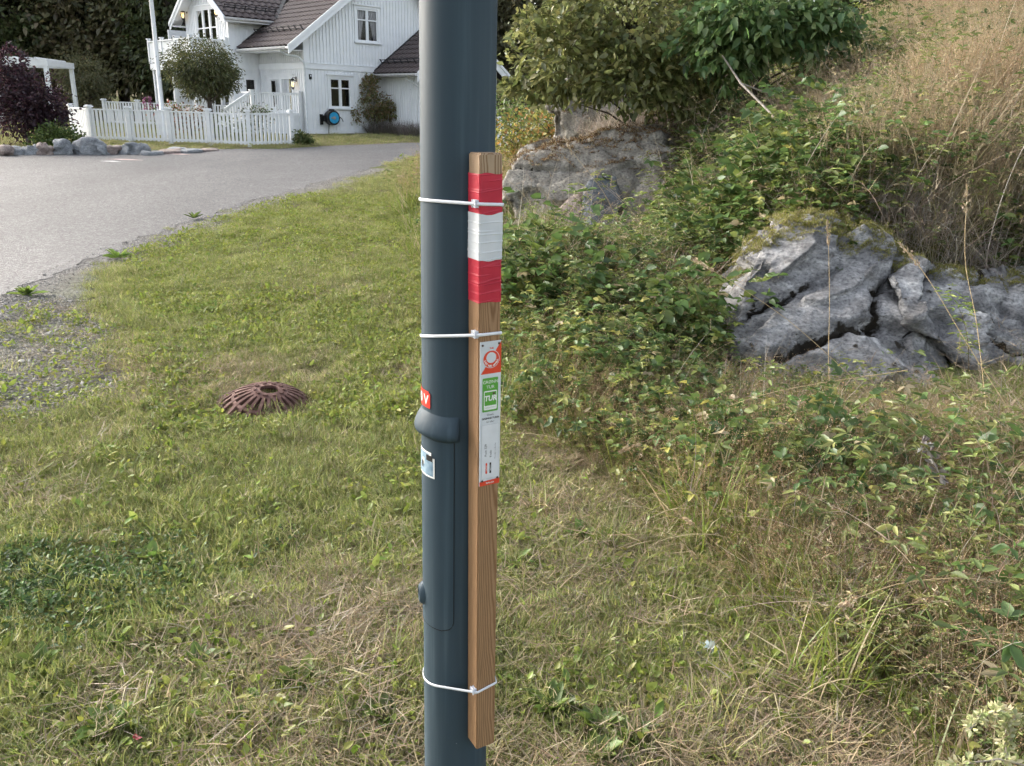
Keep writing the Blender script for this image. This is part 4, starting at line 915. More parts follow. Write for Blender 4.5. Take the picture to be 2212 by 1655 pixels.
# --- prototypes
GREEN = [(.22, .26, .072), (.275, .305, .09), (.33, .34, .115), (.165, .215, .058), (.36, .345, .15)]
def p_lawn(n, hmin, hmax, spread, lean=.9, cols=GREEN, wd=.0032):
    vg = Veg(); a = rng.uniform(0, math.tau, n); rr = spread*np.sqrt(rng.random(n)); base = np.stack([rr*np.cos(a), rr*np.sin(a), np.full(n, -.006)], 1)
    vg.blades(base, rng.uniform(0, math.tau, n), np.abs(rng.normal(.35, .3, n)), rng.uniform(.2, 1.5, n)*lean, rng.uniform(hmin, hmax, n), rng.uniform(.7, 1.4, n)*wd, palette(n, cols)); return vg
LAWN = [p_lawn(215, .025, .062, .16).mesh('t') for _ in range(4)] + [p_lawn(200, .02, .05, .16, 1.3).mesh('t') for _ in range(3)] + [p_lawn(60, .08, .17, .09, 1.0, wd=.004).mesh('t') for _ in range(2)]
def p_thatch(n=95):
    vg = Veg(); base = np.stack([rng.uniform(-.17, .17, n), rng.uniform(-.17, .17, n), rng.uniform(.002, .03, n)], 1)
    vg.blades(base, rng.uniform(0, math.tau, n), rng.uniform(1.2, 1.6, n), rng.uniform(-.3, .5, n), rng.uniform(.05, .14, n), .0028, palette(n, [(.36, .28, .17), (.44, .36, .23), (.26, .19, .12), (.33, .27, .2)])); return vg.mesh('t')
THATCH = [p_thatch() for _ in range(3)]
def p_clover(n, size, cols, h=.05, spread=.08, asp=.55):
    vg = Veg(); a = rng.uniform(0, math.tau, n); rr = spread*np.sqrt(rng.random(n)); hh = rng.uniform(.2, 1, n)*h
    b = np.stack([rr*np.cos(a), rr*np.sin(a), hh], 1); d = rand_dir(n); d[:, 2] = np.abs(d[:, 2])*.5+.1
    up_ = np.tile([0, 0, 1.], (n, 1))+rng.normal(0, .35, (n, 3)); L = rng.uniform(.6, 1.3, n)*size
    vg.leaves(b, d, up_, L, L*asp, palette(n, cols)); return vg.mesh('t')
WEED = [p_clover(14, .028, [(.15, .21, .035), (.21, .27, .045), (.27, .30, .06)], .045) for _ in range(3)] + [p_clover(9, .05, [(.17, .23, .04), (.24, .28, .055), (.30, .29, .07)], .04, asp=.42) for _ in range(2)]
def p_bramble(n=44, h=.45, leaf=.056, cols=None, spread=.22, sides=3, asp=.62):
    cols = cols or [(.07, .12, .035), (.09, .145, .04), (.115, .175, .045), (.15, .20, .05), (.20, .23, .06)]
    vg = Veg(); ns = sides+1; a = rng.uniform(0, math.tau, ns)
    Ps = vg.blades(np.zeros((ns, 3))+rng.normal(0, .03, (ns, 3)), a, rng.uniform(.1, .5, ns), rng.uniform(.3, 1.2, ns), rng.uniform(.8, 1.3, ns)*h, .005, palette(ns, [(.14, .10, .05), (.10, .12, .04)]), K=6, bv=2.)
    m = max(3, n*2//5); i = rng.integers(0, ns, m); t = rng.uniform(.22, 1, m)*5.99; k = t.astype(int); fr = (t-k)[:, None]; b = Ps[i, k]*(1-fr)+Ps[i, k+1]*fr
    a = rng.uniform(0, math.tau, m); el = rng.uniform(.5, 1.5, m); pl_ = rng.uniform(.4, 1.2, m)*leaf
    pp = vg.blades(b, a, el, rng.uniform(0, .5, m), pl_, .0022, palette(m, [(.16, .17, .06), (.2, .13, .07)]), K=2, bv=2.); tip = pp[:, -1]
    d = pp[:, -1]-pp[:, 0]; d /= np.linalg.norm(d, axis=1, keepdims=True)+1e-9; d[:, 2] *= .4; side = np.stack([-d[:, 1], d[:, 0], 0*a], 1)
    c0 = palette(m, cols, .12); vb = rng.random(m); L = rng.uniform(.65, 1.25, m)*leaf
    for q, sc in ((0, 1.), (1.15, .82), (-1.15, .82)):
        dd = d*math.cos(q)+side*math.sin(q)+rng.normal(0, .12, (m, 3)); up_ = np.tile([0, 0, 1.], (m, 1))+rng.normal(0, .4, (m, 3))
        vg.leaves(tip, dd, up_, L*sc, L*asp*sc, c0*(1+rng.normal(0, .08, (m, 1))), droop=.3, bv=vb)
    return vg.mesh('t')
BRAM = [p_bramble() for _ in range(5)]
YLEAF = [p_bramble(42, .38, .050, [(.19, .235, .055), (.25, .285, .07), (.29, .31, .085), (.15, .20, .05), (.12, .175, .05), (.16, .21, .05)]) for _ in range(4)]
FINE = [p_bramble(90, .34, .024, [(.16, .21, .07), (.21, .25, .085), (.26, .28, .10), (.30, .24, .12)], asp=.26, sides=5) for _ in range(3)]
def p_tall(n, hmin, hmax, spread, cols, wd, heads=.4, bend=1.0, headc=((.42, .32, .19), (.5, .4, .26)), hs=.012, nh=22, tilt=.3):
    vg = Veg(); a = rng.uniform(0, math.tau, n); rr = spread*np.sqrt(rng.random(n)); base = np.stack([rr*np.cos(a), rr*np.sin(a), np.full(n, -.02)], 1)
    P = vg.blades(base, rng.uniform(0, math.tau, n), np.abs(rng.normal(0, tilt, n)), rng.uniform(.0, 1.0, n)*bend, rng.uniform(hmin, hmax, n), rng.uniform(.7, 1.3, n)*wd, palette(n, cols), K=5)
    nq = n//4; qa = rng.uniform(0, math.tau, nq); qb = np.stack([spread*1.1*np.sqrt(rng.random(nq))*np.cos(qa), spread*1.1*np.sqrt(rng.random(nq))*np.sin(qa), rng.uniform(0, .12, nq)], 1)
    vg.blades(qb, rng.uniform(0, math.tau, nq), rng.uniform(.9, 1.6, nq), rng.uniform(-.6, .9, nq), rng.uniform(.5, 1.1, nq)*hmax*.7, wd*1.2, palette(nq, cols), K=4)
    m = int(n*heads)
    if m:
        i = np.repeat(np.arange(m), nh); t = rng.uniform(.72, 1.0, m*nh)*4.999; k = t.astype(int); fr = (t-k)[:, None]; b = P[i, k]*(1-fr)+P[i, k+1]*fr
        b = b+rng.normal(0, .006+.0*t[:, None], (m*nh, 3)); d = rand_dir(m*nh)*.5+(P[i, 5]-P[i, 4])/np.linalg.norm(P[i, 5]-P[i, 4], axis=1, keepdims=True)
        vg.leaves(b, d, rand_dir(m*nh), hs*rng.uniform(.6, 1.3, m*nh), hs*.32, palette(m*nh, headc), bv=2.)
    return vg.mesh('t')
STRAW = [(.42, .345, .23), (.52, .44, .31), (.36, .285, .20), (.46, .40, .31)]
DRY = [p_tall(95, .30, .80, .24, STRAW+[(.25, .24, .09), (.20, .21, .07), (.5, .40, .28)], .0042, .4) for _ in range(4)]
DEAD = [p_tall(140, .25, .6, .28, [(.42, .36, .30), (.50, .44, .37), (.34, .28, .23), (.54, .48, .42)], .005, 0, 2.2, tilt=.8) for _ in range(4)]
TGREEN = [p_tall(60, .20, .46, .13, [(.15, .20, .035), (.20, .25, .05), (.26, .28, .06), (.12, .17, .03)], .0065, 0, 1.8) for _ in range(4)]
def p_bent(n=26):
    vg = Veg(); a = rng.uniform(0, math.tau, n); rr = .22*np.sqrt(rng.random(n)); base = np.stack([rr*np.cos(a), rr*np.sin(a), np.full(n, -.02)], 1); az = rng.uniform(0, math.tau, n)
    P = vg.blades(base, az, np.abs(rng.normal(0, .3, n)), rng.uniform(.2, .9, n), rng.uniform(.35, .6, n), .0022, palette(n, [(.34, .24, .13), (.28, .22, .11), (.4, .3, .17)]), K=5)
    q = 26; i = np.repeat(np.arange(n), q); t = rng.uniform(.55, 1, n*q); tt = t*4.999; k = tt.astype(int); fr = (tt-k)[:, None]; b = P[i, k]*(1-fr)+P[i, k+1]*fr
    b = b+rand_dir(n*q)*(.065*(1.15-t)*2.0)[:, None]*rng.random((n*q, 1)); vg.leaves(b, rand_dir(n*q), rand_dir(n*q), rng.uniform(.004, .008, n*q), .0034, palette(n*q, [(.38, .24, .14), (.44, .31, .19), (.48, .37, .22), (.30, .19, .11)]), bv=2.)
    nb = 70; a = rng.uniform(0, math.tau, nb); ra_ = .22*np.sqrt(rng.random(nb)); vg.blades(np.stack([ra_*np.cos(a), ra_*np.sin(a), 0*a], 1), rng.uniform(0, math.tau, nb), rng.uniform(.1, .6, nb), rng.uniform(.2, 1.2, nb), rng.uniform(.12, .3, nb), .004, palette(nb, GREEN+[(.3, .24, .1)]))
    return vg.mesh('t')
BENT = [p_bent() for _ in range(4)]
# --- candidate points
def cand(n, r0, r1, a0=-41, a1=41, pw=1.0):
    th = np.radians(rng.uniform(a0, a1, n)); r = (r0**pw+(r1**pw-r0**pw)*rng.random(n))**(1/pw); return np.stack([r*np.sin(th), r*np.cos(th)], 1)
VBL = np.array([(1.5, .6), (1.22, 1.4), (1.06, 1.95), (.98, 2.45), (.92, 2.8), (.72, 3.25), (.42, 3.75), (.05, 4.35), (-.15, 5.1), (-.35, 6.2), (-.65, 7.6), (-1.05, 9.2), (-1.5, 11.2), (-1.9, 13.5), (-2.1, 16), (-2.1, 20), (-1.2, 25), (4, 27)])
def veg_s(P): return P[:, 0]-np.interp(P[:, 1], VBL[:, 1], VBL[:, 0])       # >0: inside the rough vegetation
def low_f(P): return 1-.62*np.exp(-(((P[:, 0]-2.05)/1.0)**4+((P[:, 1]-4.7)/.75)**4))
def withz(P, dz=0): return np.concatenate([P, (hgt(P[:, 0], P[:, 1])+dz)[:, None]], 1)
def fnoise(P, s, seed): return np.array([mnoise.noise((p[0]*s+seed, p[1]*s-seed, seed*.37)) for p in P])
GRAVP = hp((-200, 670), (90, 630), (230, 680), (230, 750), (290, 800), (240, 880), (60, 905), (-200, 930))
def gravel_f(P):
    d = -road_sd(P[:, 0], P[:, 1])                      # distance outside the road
    wn = wob(P[:, 0]*2.3, P[:, 1]*2.3); g = np.where((d > -.15), np.clip(1.2-np.clip(d, 0, 9)/(.70+.42*wn), 0, 1), 0)*(P[:, 1] < 20)
    return np.clip(np.maximum(g, inpoly(P+np.stack([.12*wob(P[:, 0]*3, P[:, 1]*3), .12*wob(P[:, 1]*3, P[:, 0]*3)], 1), GRAVP)*.62), 0, 1)
gv = np.zeros(len(GROUND.data.vertices)*3, np.float32); GROUND.data.vertices.foreach_get('co', gv); gv = gv.reshape(-1, 3)
ga_ = GROUND.data.attributes.new('grav', 'FLOAT', 'POINT'); ga_.data.foreach_set('value', gravel_f(gv[:, :2].astype(float)).astype(np.float32))
MANH = at(582, 905, 4.62); MX, MY = MANH.x, 4.62
# --- lawn
P = np.concatenate([cand(12500, 1.45, 9.5, pw=1.15), cand(7500, 8, 24, pw=1.2, a0=-30, a1=4)])
d_road = -road_sd(P[:, 0], P[:, 1]); vs_ = veg_s(P); gf = gravel_f(P); n1_ = fnoise(P, .9, 3.1); n2_ = fnoise(P, 2.6, 8.2)
md = np.hypot(P[:, 0]-MX, (P[:, 1]-MY))
keep = (d_road > .02) & (vs_ < .35+.2*n2_) & (rng.random(len(P)) > np.clip((gf-.12)*2.0, 0, .985)) & (md > .25-.08*(P[:, 1] < MY)) & (P[:, 0] > -12)
bare = np.clip((n2_-.18)*2.2, 0, .75)*(P[:, 1] < 7); keep &= rng.random(len(P)) > bare
P, n1_, n2_ = P[keep], n1_[keep], n2_[keep]
far = sm((P[:, 1]-4.5)/3)
dryc = (.20+.75*n1_+.4*n2_)*(1-far*.72)+.16*sm((P[:, 0]-.1)/.6)*(1-far)
for cx, cy, r_, v_ in ((-1.35, 2.75, .32, -.5), (-1.75, 3.4, .3, -.3), (-.75, 3.0, .5, .18), (-1.0, 3.9, .6, -.2)): dryc = dryc+v_*np.exp(-((P[:, 0]-cx)**2+(P[:, 1]-cy)**2)/r_**2)
dryc = np.clip(dryc-.25*((P[:, 0] < 0) & (P[:, 1] < 4))+rng.normal(0, .1, len(P)), .06, .75)
ii = rng.choice(len(LAWN), len(P), p=[.165, .165, .165, .165, .108, .106, .106, .01, .01]); sc = rng.uniform(.75, 1.25, len(P))*(1+.2*sm((P[:, 1]-9)/8))*np.where(dryc > .5, .78, .92)
scatter('lawn_grass', LAWN, withz(P), zrot(len(P), .2), sc, ii, dryc, label='short patchy green and straw coloured lawn grass', cat='grass')
P = cand(4600, 1.45, 8, pw=1.2); k = (-road_sd(P[:, 0], P[:, 1]) > .05) & (veg_s(P) < .5) & (np.hypot(P[:, 0]-MX, P[:, 1]-MY) > .25); P = P[k]; k = rng.random(len(P)) < np.clip(.08+.6*fnoise(P, .9, 3.1)+.55*(P[:, 0] > .1), .03, 1); P = P[k]
scatter('dead_thatch', THATCH, withz(P), zrot(len(P), .15), rng.uniform(.7, 1.3, len(P)), rng.integers(0, 3, len(P)), -1., label='dead straw lying between the lawn grass', cat='straw')
P = np.concatenate([cand(6500, 1.45, 8, pw=1.1), cand(10000, 4.5, 15, pw=1.1, a0=-25, a1=2)]); k = (-road_sd(P[:, 0], P[:, 1]) > .25) & (veg_s(P) < .2) & (np.hypot(P[:, 0]-MX, P[:, 1]-MY) > .3); P = P[k]; k = rng.random(len(P)) < np.clip(.32+1.6*fnoise(P, 1.3, 5.5)+.5*sm((P[:, 1]-5)/3)+.2*(P[:, 0] < -.3), .06, 1); P = P[k]
scatter('clover', WEED, withz(P), zrot(len(P), .15), rng.uniform(.65, 1.15, len(P)), rng.choice(5, len(P), p=[.28, .28, .28, .08, .08]), .04, label='clover and small broad-leaved weeds dotted through the lawn', cat='weeds')
c_ = hit(130, 1265); P = np.stack([rng.normal(c_.x, .26, 260), rng.normal(c_.y, .17, 260)], 1)
scatter('dense_clover', [p_clover(26, .022, [(.085, .15, .04), (.11, .18, .045), (.07, .13, .035)], .05, .09, .6) for _ in range(2)], withz(P), zrot(len(P), .15), rng.uniform(.7, 1.1, len(P)), rng.integers(0, 2, len(P)), -1., label='dark green clover patch in the lower left lawn', cat='clover')
# --- lawn strip by the house and behind the road
P = np.stack([rng.uniform(-20, 5, 8000), rng.uniform(20.5, 38, 8000)], 1); k = -road_sd(P[:, 0], P[:, 1]) > .05; P = P[k]
hl = np.array([(HWm.inverted() @ Vector((p[0], p[1], 0)))[:2] for p in P]); k = ~((hl[:, 0] > -1.5) & (hl[:, 1] > -1.15)); P = P[k]
scatter('garden_grass', LAWN, withz(P), zrot(len(P), .2), rng.uniform(1.1, 1.9, len(P)), rng.integers(0, 7, len(P)), rng.uniform(.1, .5, len(P)), label='mown garden lawn between the road and the house', cat='grass')
# --- gravel
def stone_mesh(seed, flat=.6, sub=1):
    bm = bmesh.new(); bmesh.ops.create_icosphere(bm, subdivisions=sub, radius=1); r = random.Random(seed)
    for v in bm.verts: v.co *= r.uniform(.72, 1.2); v.co.z *= flat
    me = bpy.data.meshes.new('t'); bm.to_mesh(me); bm.free(); return me
M['pebble'] = noise_mat('pebble', [(.25, (.16, .15, .15)), (.5, (.30, .29, .28)), (.8, (.48, .46, .44))], .7, .85, coord='Object')
def pebble_mat():
    m, nt, N, L, b = new_mat('gravel_stone'); oi = N.new('ShaderNodeObjectInfo'); r = ramp(N, [(0, (.12, .11, .10)), (.4, (.25, .235, .215)), (.75, (.36, .335, .31)), (1, (.52, .49, .45))]); L.new(oi.outputs['Random'], r.inputs[0]); L.new(r.outputs[0], b.inputs['Base Color']); b.inputs['Roughness'].default_value = .85; return m
M['gravel'] = pebble_mat()
ST = [stone_mesh(i) for i in range(4)]
for me in ST: me.materials.append(M['gravel'])
P = np.concatenate([cand(60000, 3.5, 20, pw=1.0, a0=-41, a1=-6), np.stack([rng.uniform(-5.4, -2.6, 26000), rng.uniform(4.2, 7.2, 26000)], 1)]); P = P[rng.random(len(P)) < gravel_f(P)*.95]
scatter('gravel', ST, withz(P, .003), zrot(len(P), .6), rng.lognormal(math.log(.0052), .5, len(P)), rng.integers(0, 4, len(P)), -1., label='loose grey gravel along the road edge', cat='gravel')
# --- rough vegetation zones (all in ground coordinates)
P = cand(11500, 1.6, 16, a0=-12, a1=41, pw=1.3); vs_ = veg_s(P); sb = sdist_bank(P); az_ = np.degrees(np.arctan2(P[:, 0], P[:, 1])); rr_ = np.hypot(P[:, 0], P[:, 1])
zb = (vs_ > .25) & (sb < .1) & (P[:, 1] > 5.0) & (P[:, 0] < 2.0)
ROCKZ = [(1.4, 5.12), (3.3, 5.05), (4.4, 5.5), (4.4, 6.5), (1.4, 6.4)]
def off_rock(P): return ~inpoly(P, ROCKZ)
B1 = P[zb & off_rock(P)]
B1 = B1[(B1[:, 1] < 8.6) | ((B1[:, 1] < 10.5) & (rng.random(len(B1)) < .4)) | (B1[:, 0] < -.35)]
P2 = cand(9500, 5, 13, a0=4, a1=32, pw=1.3); s2 = sdist_bank(P2); a2 = np.degrees(np.arctan2(P2[:, 0], P2[:, 1]))
B2 = P2[(s2 > 0) & (s2 < 2.8) & (P2[:, 1] > 6.6) & (P2[:, 0] < 3.1) & (a2 < 22) & (a2 > 11.5) & (P2[:, 1] < 11.5)]
P3 = cand(2500, 1.5, 5, a0=18, a1=43, pw=1.3); B3 = P3[(veg_s(P3) > .35) & off_rock(P3) & (rng.random(len(P3)) < .30)]
Bb = np.concatenate([B1, B2, B3]); rng.shuffle(Bb)
yl = sm((6.5-Bb[:, 1])/1.6)*.75+.08
isY = rng.random(len(Bb)) < yl
D_, Y_ = Bb[~isY], Bb[isY]
scatter('bramble', BRAM, withz(D_), zrot(len(D_), .15), rng.uniform(.7, 1.3, len(D_))*np.clip(1.0+1.5*fnoise(D_, 1.3, 12.1), .55, 1.6)*np.where((D_[:, 1] > 7.8) & (D_[:, 0] < 1.75), .42, 1)*np.where(D_[:, 1] < 4.3, .62, 1)*low_f(D_), rng.integers(0, 5, len(D_)), .03, label='dark green bramble thicket below the rocks', cat='bramble')
scatter('yellow_leaved_undergrowth', YLEAF, withz(Y_), zrot(len(Y_), .15), rng.uniform(.6, 1.15, len(Y_))*np.where(Y_[:, 1] < 4.3, .62, 1)*low_f(Y_), rng.integers(0, 4, len(Y_)), .04, label='yellowing leafy undergrowth between lawn and rock', cat='undergrowth')
P = cand(5200, 3.6, 8.2, a0=-9, a1=24, pw=1.4); vs_ = veg_s(P); k = (vs_ > .08+.12*fnoise(P, 2.0, 3.3)) & off_rock(P) & (sdist_bank(P) < .15); P = P[k]; P = P[rng.random(len(P)) < np.clip(.75+.9*fnoise(P, 1.2, 7.7), .2, 1)]
scatter('leafy_margin', YLEAF+BRAM[:2]+BENT[:2], withz(P), zrot(len(P), .2), rng.uniform(.6, 1.2, len(P))*(.65+.35*sm(veg_s(P)/.5))*low_f(P), rng.choice(8, len(P), p=[.13]*4+[.16]*2+[.08]*2), .05, label='dense yellow-green leafy weeds bordering the lawn right of the board', cat='weeds')
P = cand(3800, 1.6, 4.9, a0=12, a1=43, pw=1.3); k = (veg_s(P) > .12+.15*fnoise(P, 2.0, 3.3)) & off_rock(P); P = P[k]; P = P[rng.random(len(P)) < np.clip(.5+1.0*fnoise(P, 1.4, 1.1), .1, .9)]
scatter('rough_weeds', YLEAF+TGREEN+BENT+DEAD[:2], withz(P), zrot(len(P), .25), rng.uniform(.45, .95, len(P))*(.62+.38*sm((P[:, 1]-2)/1.5)), rng.choice(14, len(P), p=[.08]*4+[.07]*4+[.08]*4+[.04]*2), .14, label='tangled brown and green weeds filling the lower right', cat='weeds')
# tall yellow-green grass along the edge and before the big rock
P = cand(6000, 1.5, 14, a0=-12, a1=43, pw=1.2); vs_ = veg_s(P); nn = fnoise(P, 1.1, 2.2); sb = sdist_bank(P)
k = (vs_ > -.05) & (vs_ < 4) & (sb < .35) & off_rock(P) & (rng.random(len(P)) < np.clip(.22+.9*nn+.35*np.exp(-(vs_/.5)**2)*(P[:, 1] > 4)+.3*((P[:, 0] > 1.6) & (P[:, 1] > 3.4)), .04, 1)); P = P[k]
scatter('tall_grass', TGREEN, withz(P), zrot(len(P), .2), rng.uniform(.6, 1.2, len(P))*low_f(P), rng.integers(0, 4, len(P)), np.clip(rng.normal(.25, .15, len(P)), 0, .7), label='long yellow-green grass tufts at the edge of the rough', cat='grass')
# bent grass, brown panicles
P = cand(2000, 1.7, 7, a0=-2, a1=43, pw=1.2); nn = fnoise(P, .9, 6.1); vs_ = veg_s(P); k = (vs_ > .1) & off_rock(P) & (sdist_bank(P) < .1) & (rng.random(len(P)) < np.clip(.26+nn*1.2+.4*((P[:, 1] > 2.3) & (P[:, 1] < 4.6) & (P[:, 0] > .7)), .03, .9)); P = P[k]
scatter('bent_grass', BENT, withz(P), zrot(len(P), .12), rng.uniform(.45, .9, len(P))*low_f(P), rng.integers(0, 4, len(P)), .25, label='airy brown flowering bent grass in front of the big rock', cat='grass')
P = cand(4200, 1.5, 5.2, a0=8, a1=43, pw=1.2); k = (veg_s(P) > .15) & off_rock(P); P = P[k]; P = P[rng.random(len(P)) < np.clip(.08+1.5*fnoise(P, 1.6, 9.7), .02, .8)]
scatter('bedstraw', FINE, withz(P), zrot(len(P), .15), rng.uniform(.6, 1.1, len(P))*low_f(P), rng.integers(0, 3, len(P)), .08, label='fine-leaved pale green bedstraw at the lower right', cat='weeds')
# dry grass slope
P = cand(2900, 5.2, 16, a0=12, a1=44, pw=1.5); sb = sdist_bank(P); nn = fnoise(P, .7, 4.4); a_ = np.degrees(np.arctan2(P[:, 0], P[:, 1]))
k = (sb > .55) & (rng.random(len(P)) < np.clip(-.22+.040*(a_-14)+1.3*nn, .02, .85)); P = P[k]
scatter('dry_grass', DRY, withz(P), zrot(len(P), .3), rng.uniform(.45, 1.25, len(P)), rng.integers(0, 4, len(P)), .35, label='tall straw coloured dry grass covering the bank', cat='grass')
P = cand(2600, 5.2, 14, a0=8, a1=44, pw=1.5); sb = sdist_bank(P); k = (sb > .3) & ((sb > .75) | (rng.random(len(P)) < .4)) & (rng.random(len(P)) < np.clip(.9-.28*sb, .15, .95)); P = P[k]
scatter('dead_grass', DEAD, withz(P), zrot(len(P), .3), rng.uniform(.6, 1.2, len(P)), rng.integers(0, 4, len(P)), -1., label='matted grey-brown dead grass hanging over the rock tops', cat='grass')
P = cand(2600, 6.2, 15, a0=25, a1=44, pw=1.5); k = (sdist_bank(P) > .8) & (rng.random(len(P)) < np.clip(.35+1.2*fnoise(P, .9, 5.9), .05, .9)); P = P[k]
scatter('bank_panicles', BENT+DRY[:1], withz(P), zrot(len(P), .25), rng.uniform(1.0, 1.9, len(P)), rng.integers(0, 5, len(P)), .5, label='airy pinkish brown grass panicles over the upper bank', cat='grass')
P = cand(13000, 5.5, 16, a0=10, a1=44, pw=1.4); sb = sdist_bank(P); nn = fnoise(P, .8, 1.7); k = (sb > .25) & (rng.random(len(P)) < np.clip(nn*2.4+.15+.035*np.clip(28-np.degrees(np.arctan2(P[:, 0], P[:, 1])), 0, 12), 0, .9)); P = P[k]
scatter('bank_weeds', BRAM+YLEAF+FINE, withz(P), zrot(len(P), .15), rng.uniform(.7, 1.6, len(P)), rng.choice(12, len(P), p=[.1]*5+[.05]*4+[.1]*3), .16, label='green leafy weeds growing through the dry bank grass', cat='weeds')

# ------------------------------------------------------------------ rocks
def rock_mat(name, cols, sc, mosscol=(.022, .017, .011), bl=1.0, moss_gain=1.0, st=(1, 1, 2.2)):
    m, nt, N, L, b = new_mat(name); tc = N.new('ShaderNodeTexCoord')
    def nz(s, d=8, st=(1, 1, 1), rot=(0, 0, 0)):
        mp = N.new('ShaderNodeMapping'); mp.inputs['Scale'].default_value = st; mp.inputs['Rotation'].default_value = rot; n = N.new('ShaderNodeTexNoise'); n.inputs['Scale'].default_value = s; n.inputs['Detail'].default_value = d; n.inputs['Roughness'].default_value = .65
        L.new(tc.outputs['Object'], mp.inputs[0]); L.new(mp.outputs[0], n.inputs['Vector']); return n
    ro = (rad(15), rad(-18), 0)
    r1 = ramp(N, [(.28, cols[0]), (.45, cols[1]), (.58, cols[2]), (.74, cols[3])]); L.new(nz(sc, 9, st, ro).outputs['Fac'], r1.inputs[0])
    r2 = ramp(N, [(.36, (.45, .45, .46)), (.48, (.95, .95, .95)), (.58, (1.1, 1.09, 1.08)), (.68, (1.5, 1.48, 1.45))]); L.new(nz(sc*9, 10, (1, 1, 1.6), ro).outputs['Fac'], r2.inputs[0])
    x = N.new('ShaderNodeMix'); x.data_type = 'RGBA'; x.blend_type = 'MULTIPLY'; x.inputs[0].default_value = 1; L.new(r1.outputs[0], x.inputs[6]); L.new(r2.outputs[0], x.inputs[7])
    at_ = N.new('ShaderNodeAttribute'); at_.attribute_name = 'moss'; md_ = N.new('ShaderNodeMath'); md_.operation = 'MULTIPLY_ADD'
    n3 = nz(14, 6); L.new(n3.outputs['Fac'], md_.inputs[0]); md_.inputs[1].default_value = 1.2; L.new(at_.outputs['Fac'], md_.inputs[2])
    r3 = ramp(N, [(.86, (0, 0, 0)), (1.0, (1, 1, 1))]); sub = N.new('ShaderNodeMath'); sub.operation = 'MULTIPLY'; sub.inputs[1].default_value = .75*moss_gain; L.new(md_.outputs[0], sub.inputs[0]); L.new(sub.outputs[0], r3.inputs[0])
    x2 = N.new('ShaderNodeMix'); x2.data_type = 'RGBA'; L.new(r3.outputs[0], x2.inputs[0]); L.new(x.outputs[2], x2.inputs[6]); x2.inputs[7].default_value = (*mosscol, 1)
    L.new(x2.outputs[2], b.inputs['Base Color']); b.inputs['Roughness'].default_value = .8; b.inputs['Specular IOR Level'].default_value = .35
    bp = N.new('ShaderNodeBump'); bp.inputs['Strength'].default_value = .9; bp.inputs['Distance'].default_value = .02*bl; L.new(nz(sc*5, 10, (1, 1, 2.5), ro).outputs['Fac'], bp.inputs['Height']); L.new(bp.outputs[0], b.inputs['Normal']); return m
M['rockA'] = rock_mat('grey_gneiss', [(.08, .078, .078), (.19, .188, .19), (.33, .328, .328), (.64, .635, .625)], 4.5, moss_gain=1.12)
M['rockB'] = rock_mat('brown_grey_rock', [(.10, .092, .08), (.21, .195, .17), (.31, .29, .255), (.46, .44, .40)], 3.2, bl=.8, moss_gain=.8, st=(2.2, 2.2, .9))
M['slate'] = rock_mat('blue_grey_slate', [(.06, .07, .085), (.11, .125, .145), (.15, .165, .185), (.25, .26, .27)], 4, moss_gain=.3)
M['pinkstone'] = rock_mat('pinkish_granite', [(.16, .12, .11), (.26, .21, .19), (.36, .30, .27), (.48, .42, .39)], 5, moss_gain=.2)
M['border'] = rock_mat('border_granite', [(.12, .13, .145), (.22, .235, .25), (.31, .325, .34), (.42, .43, .44)], 4, moss_gain=.2)
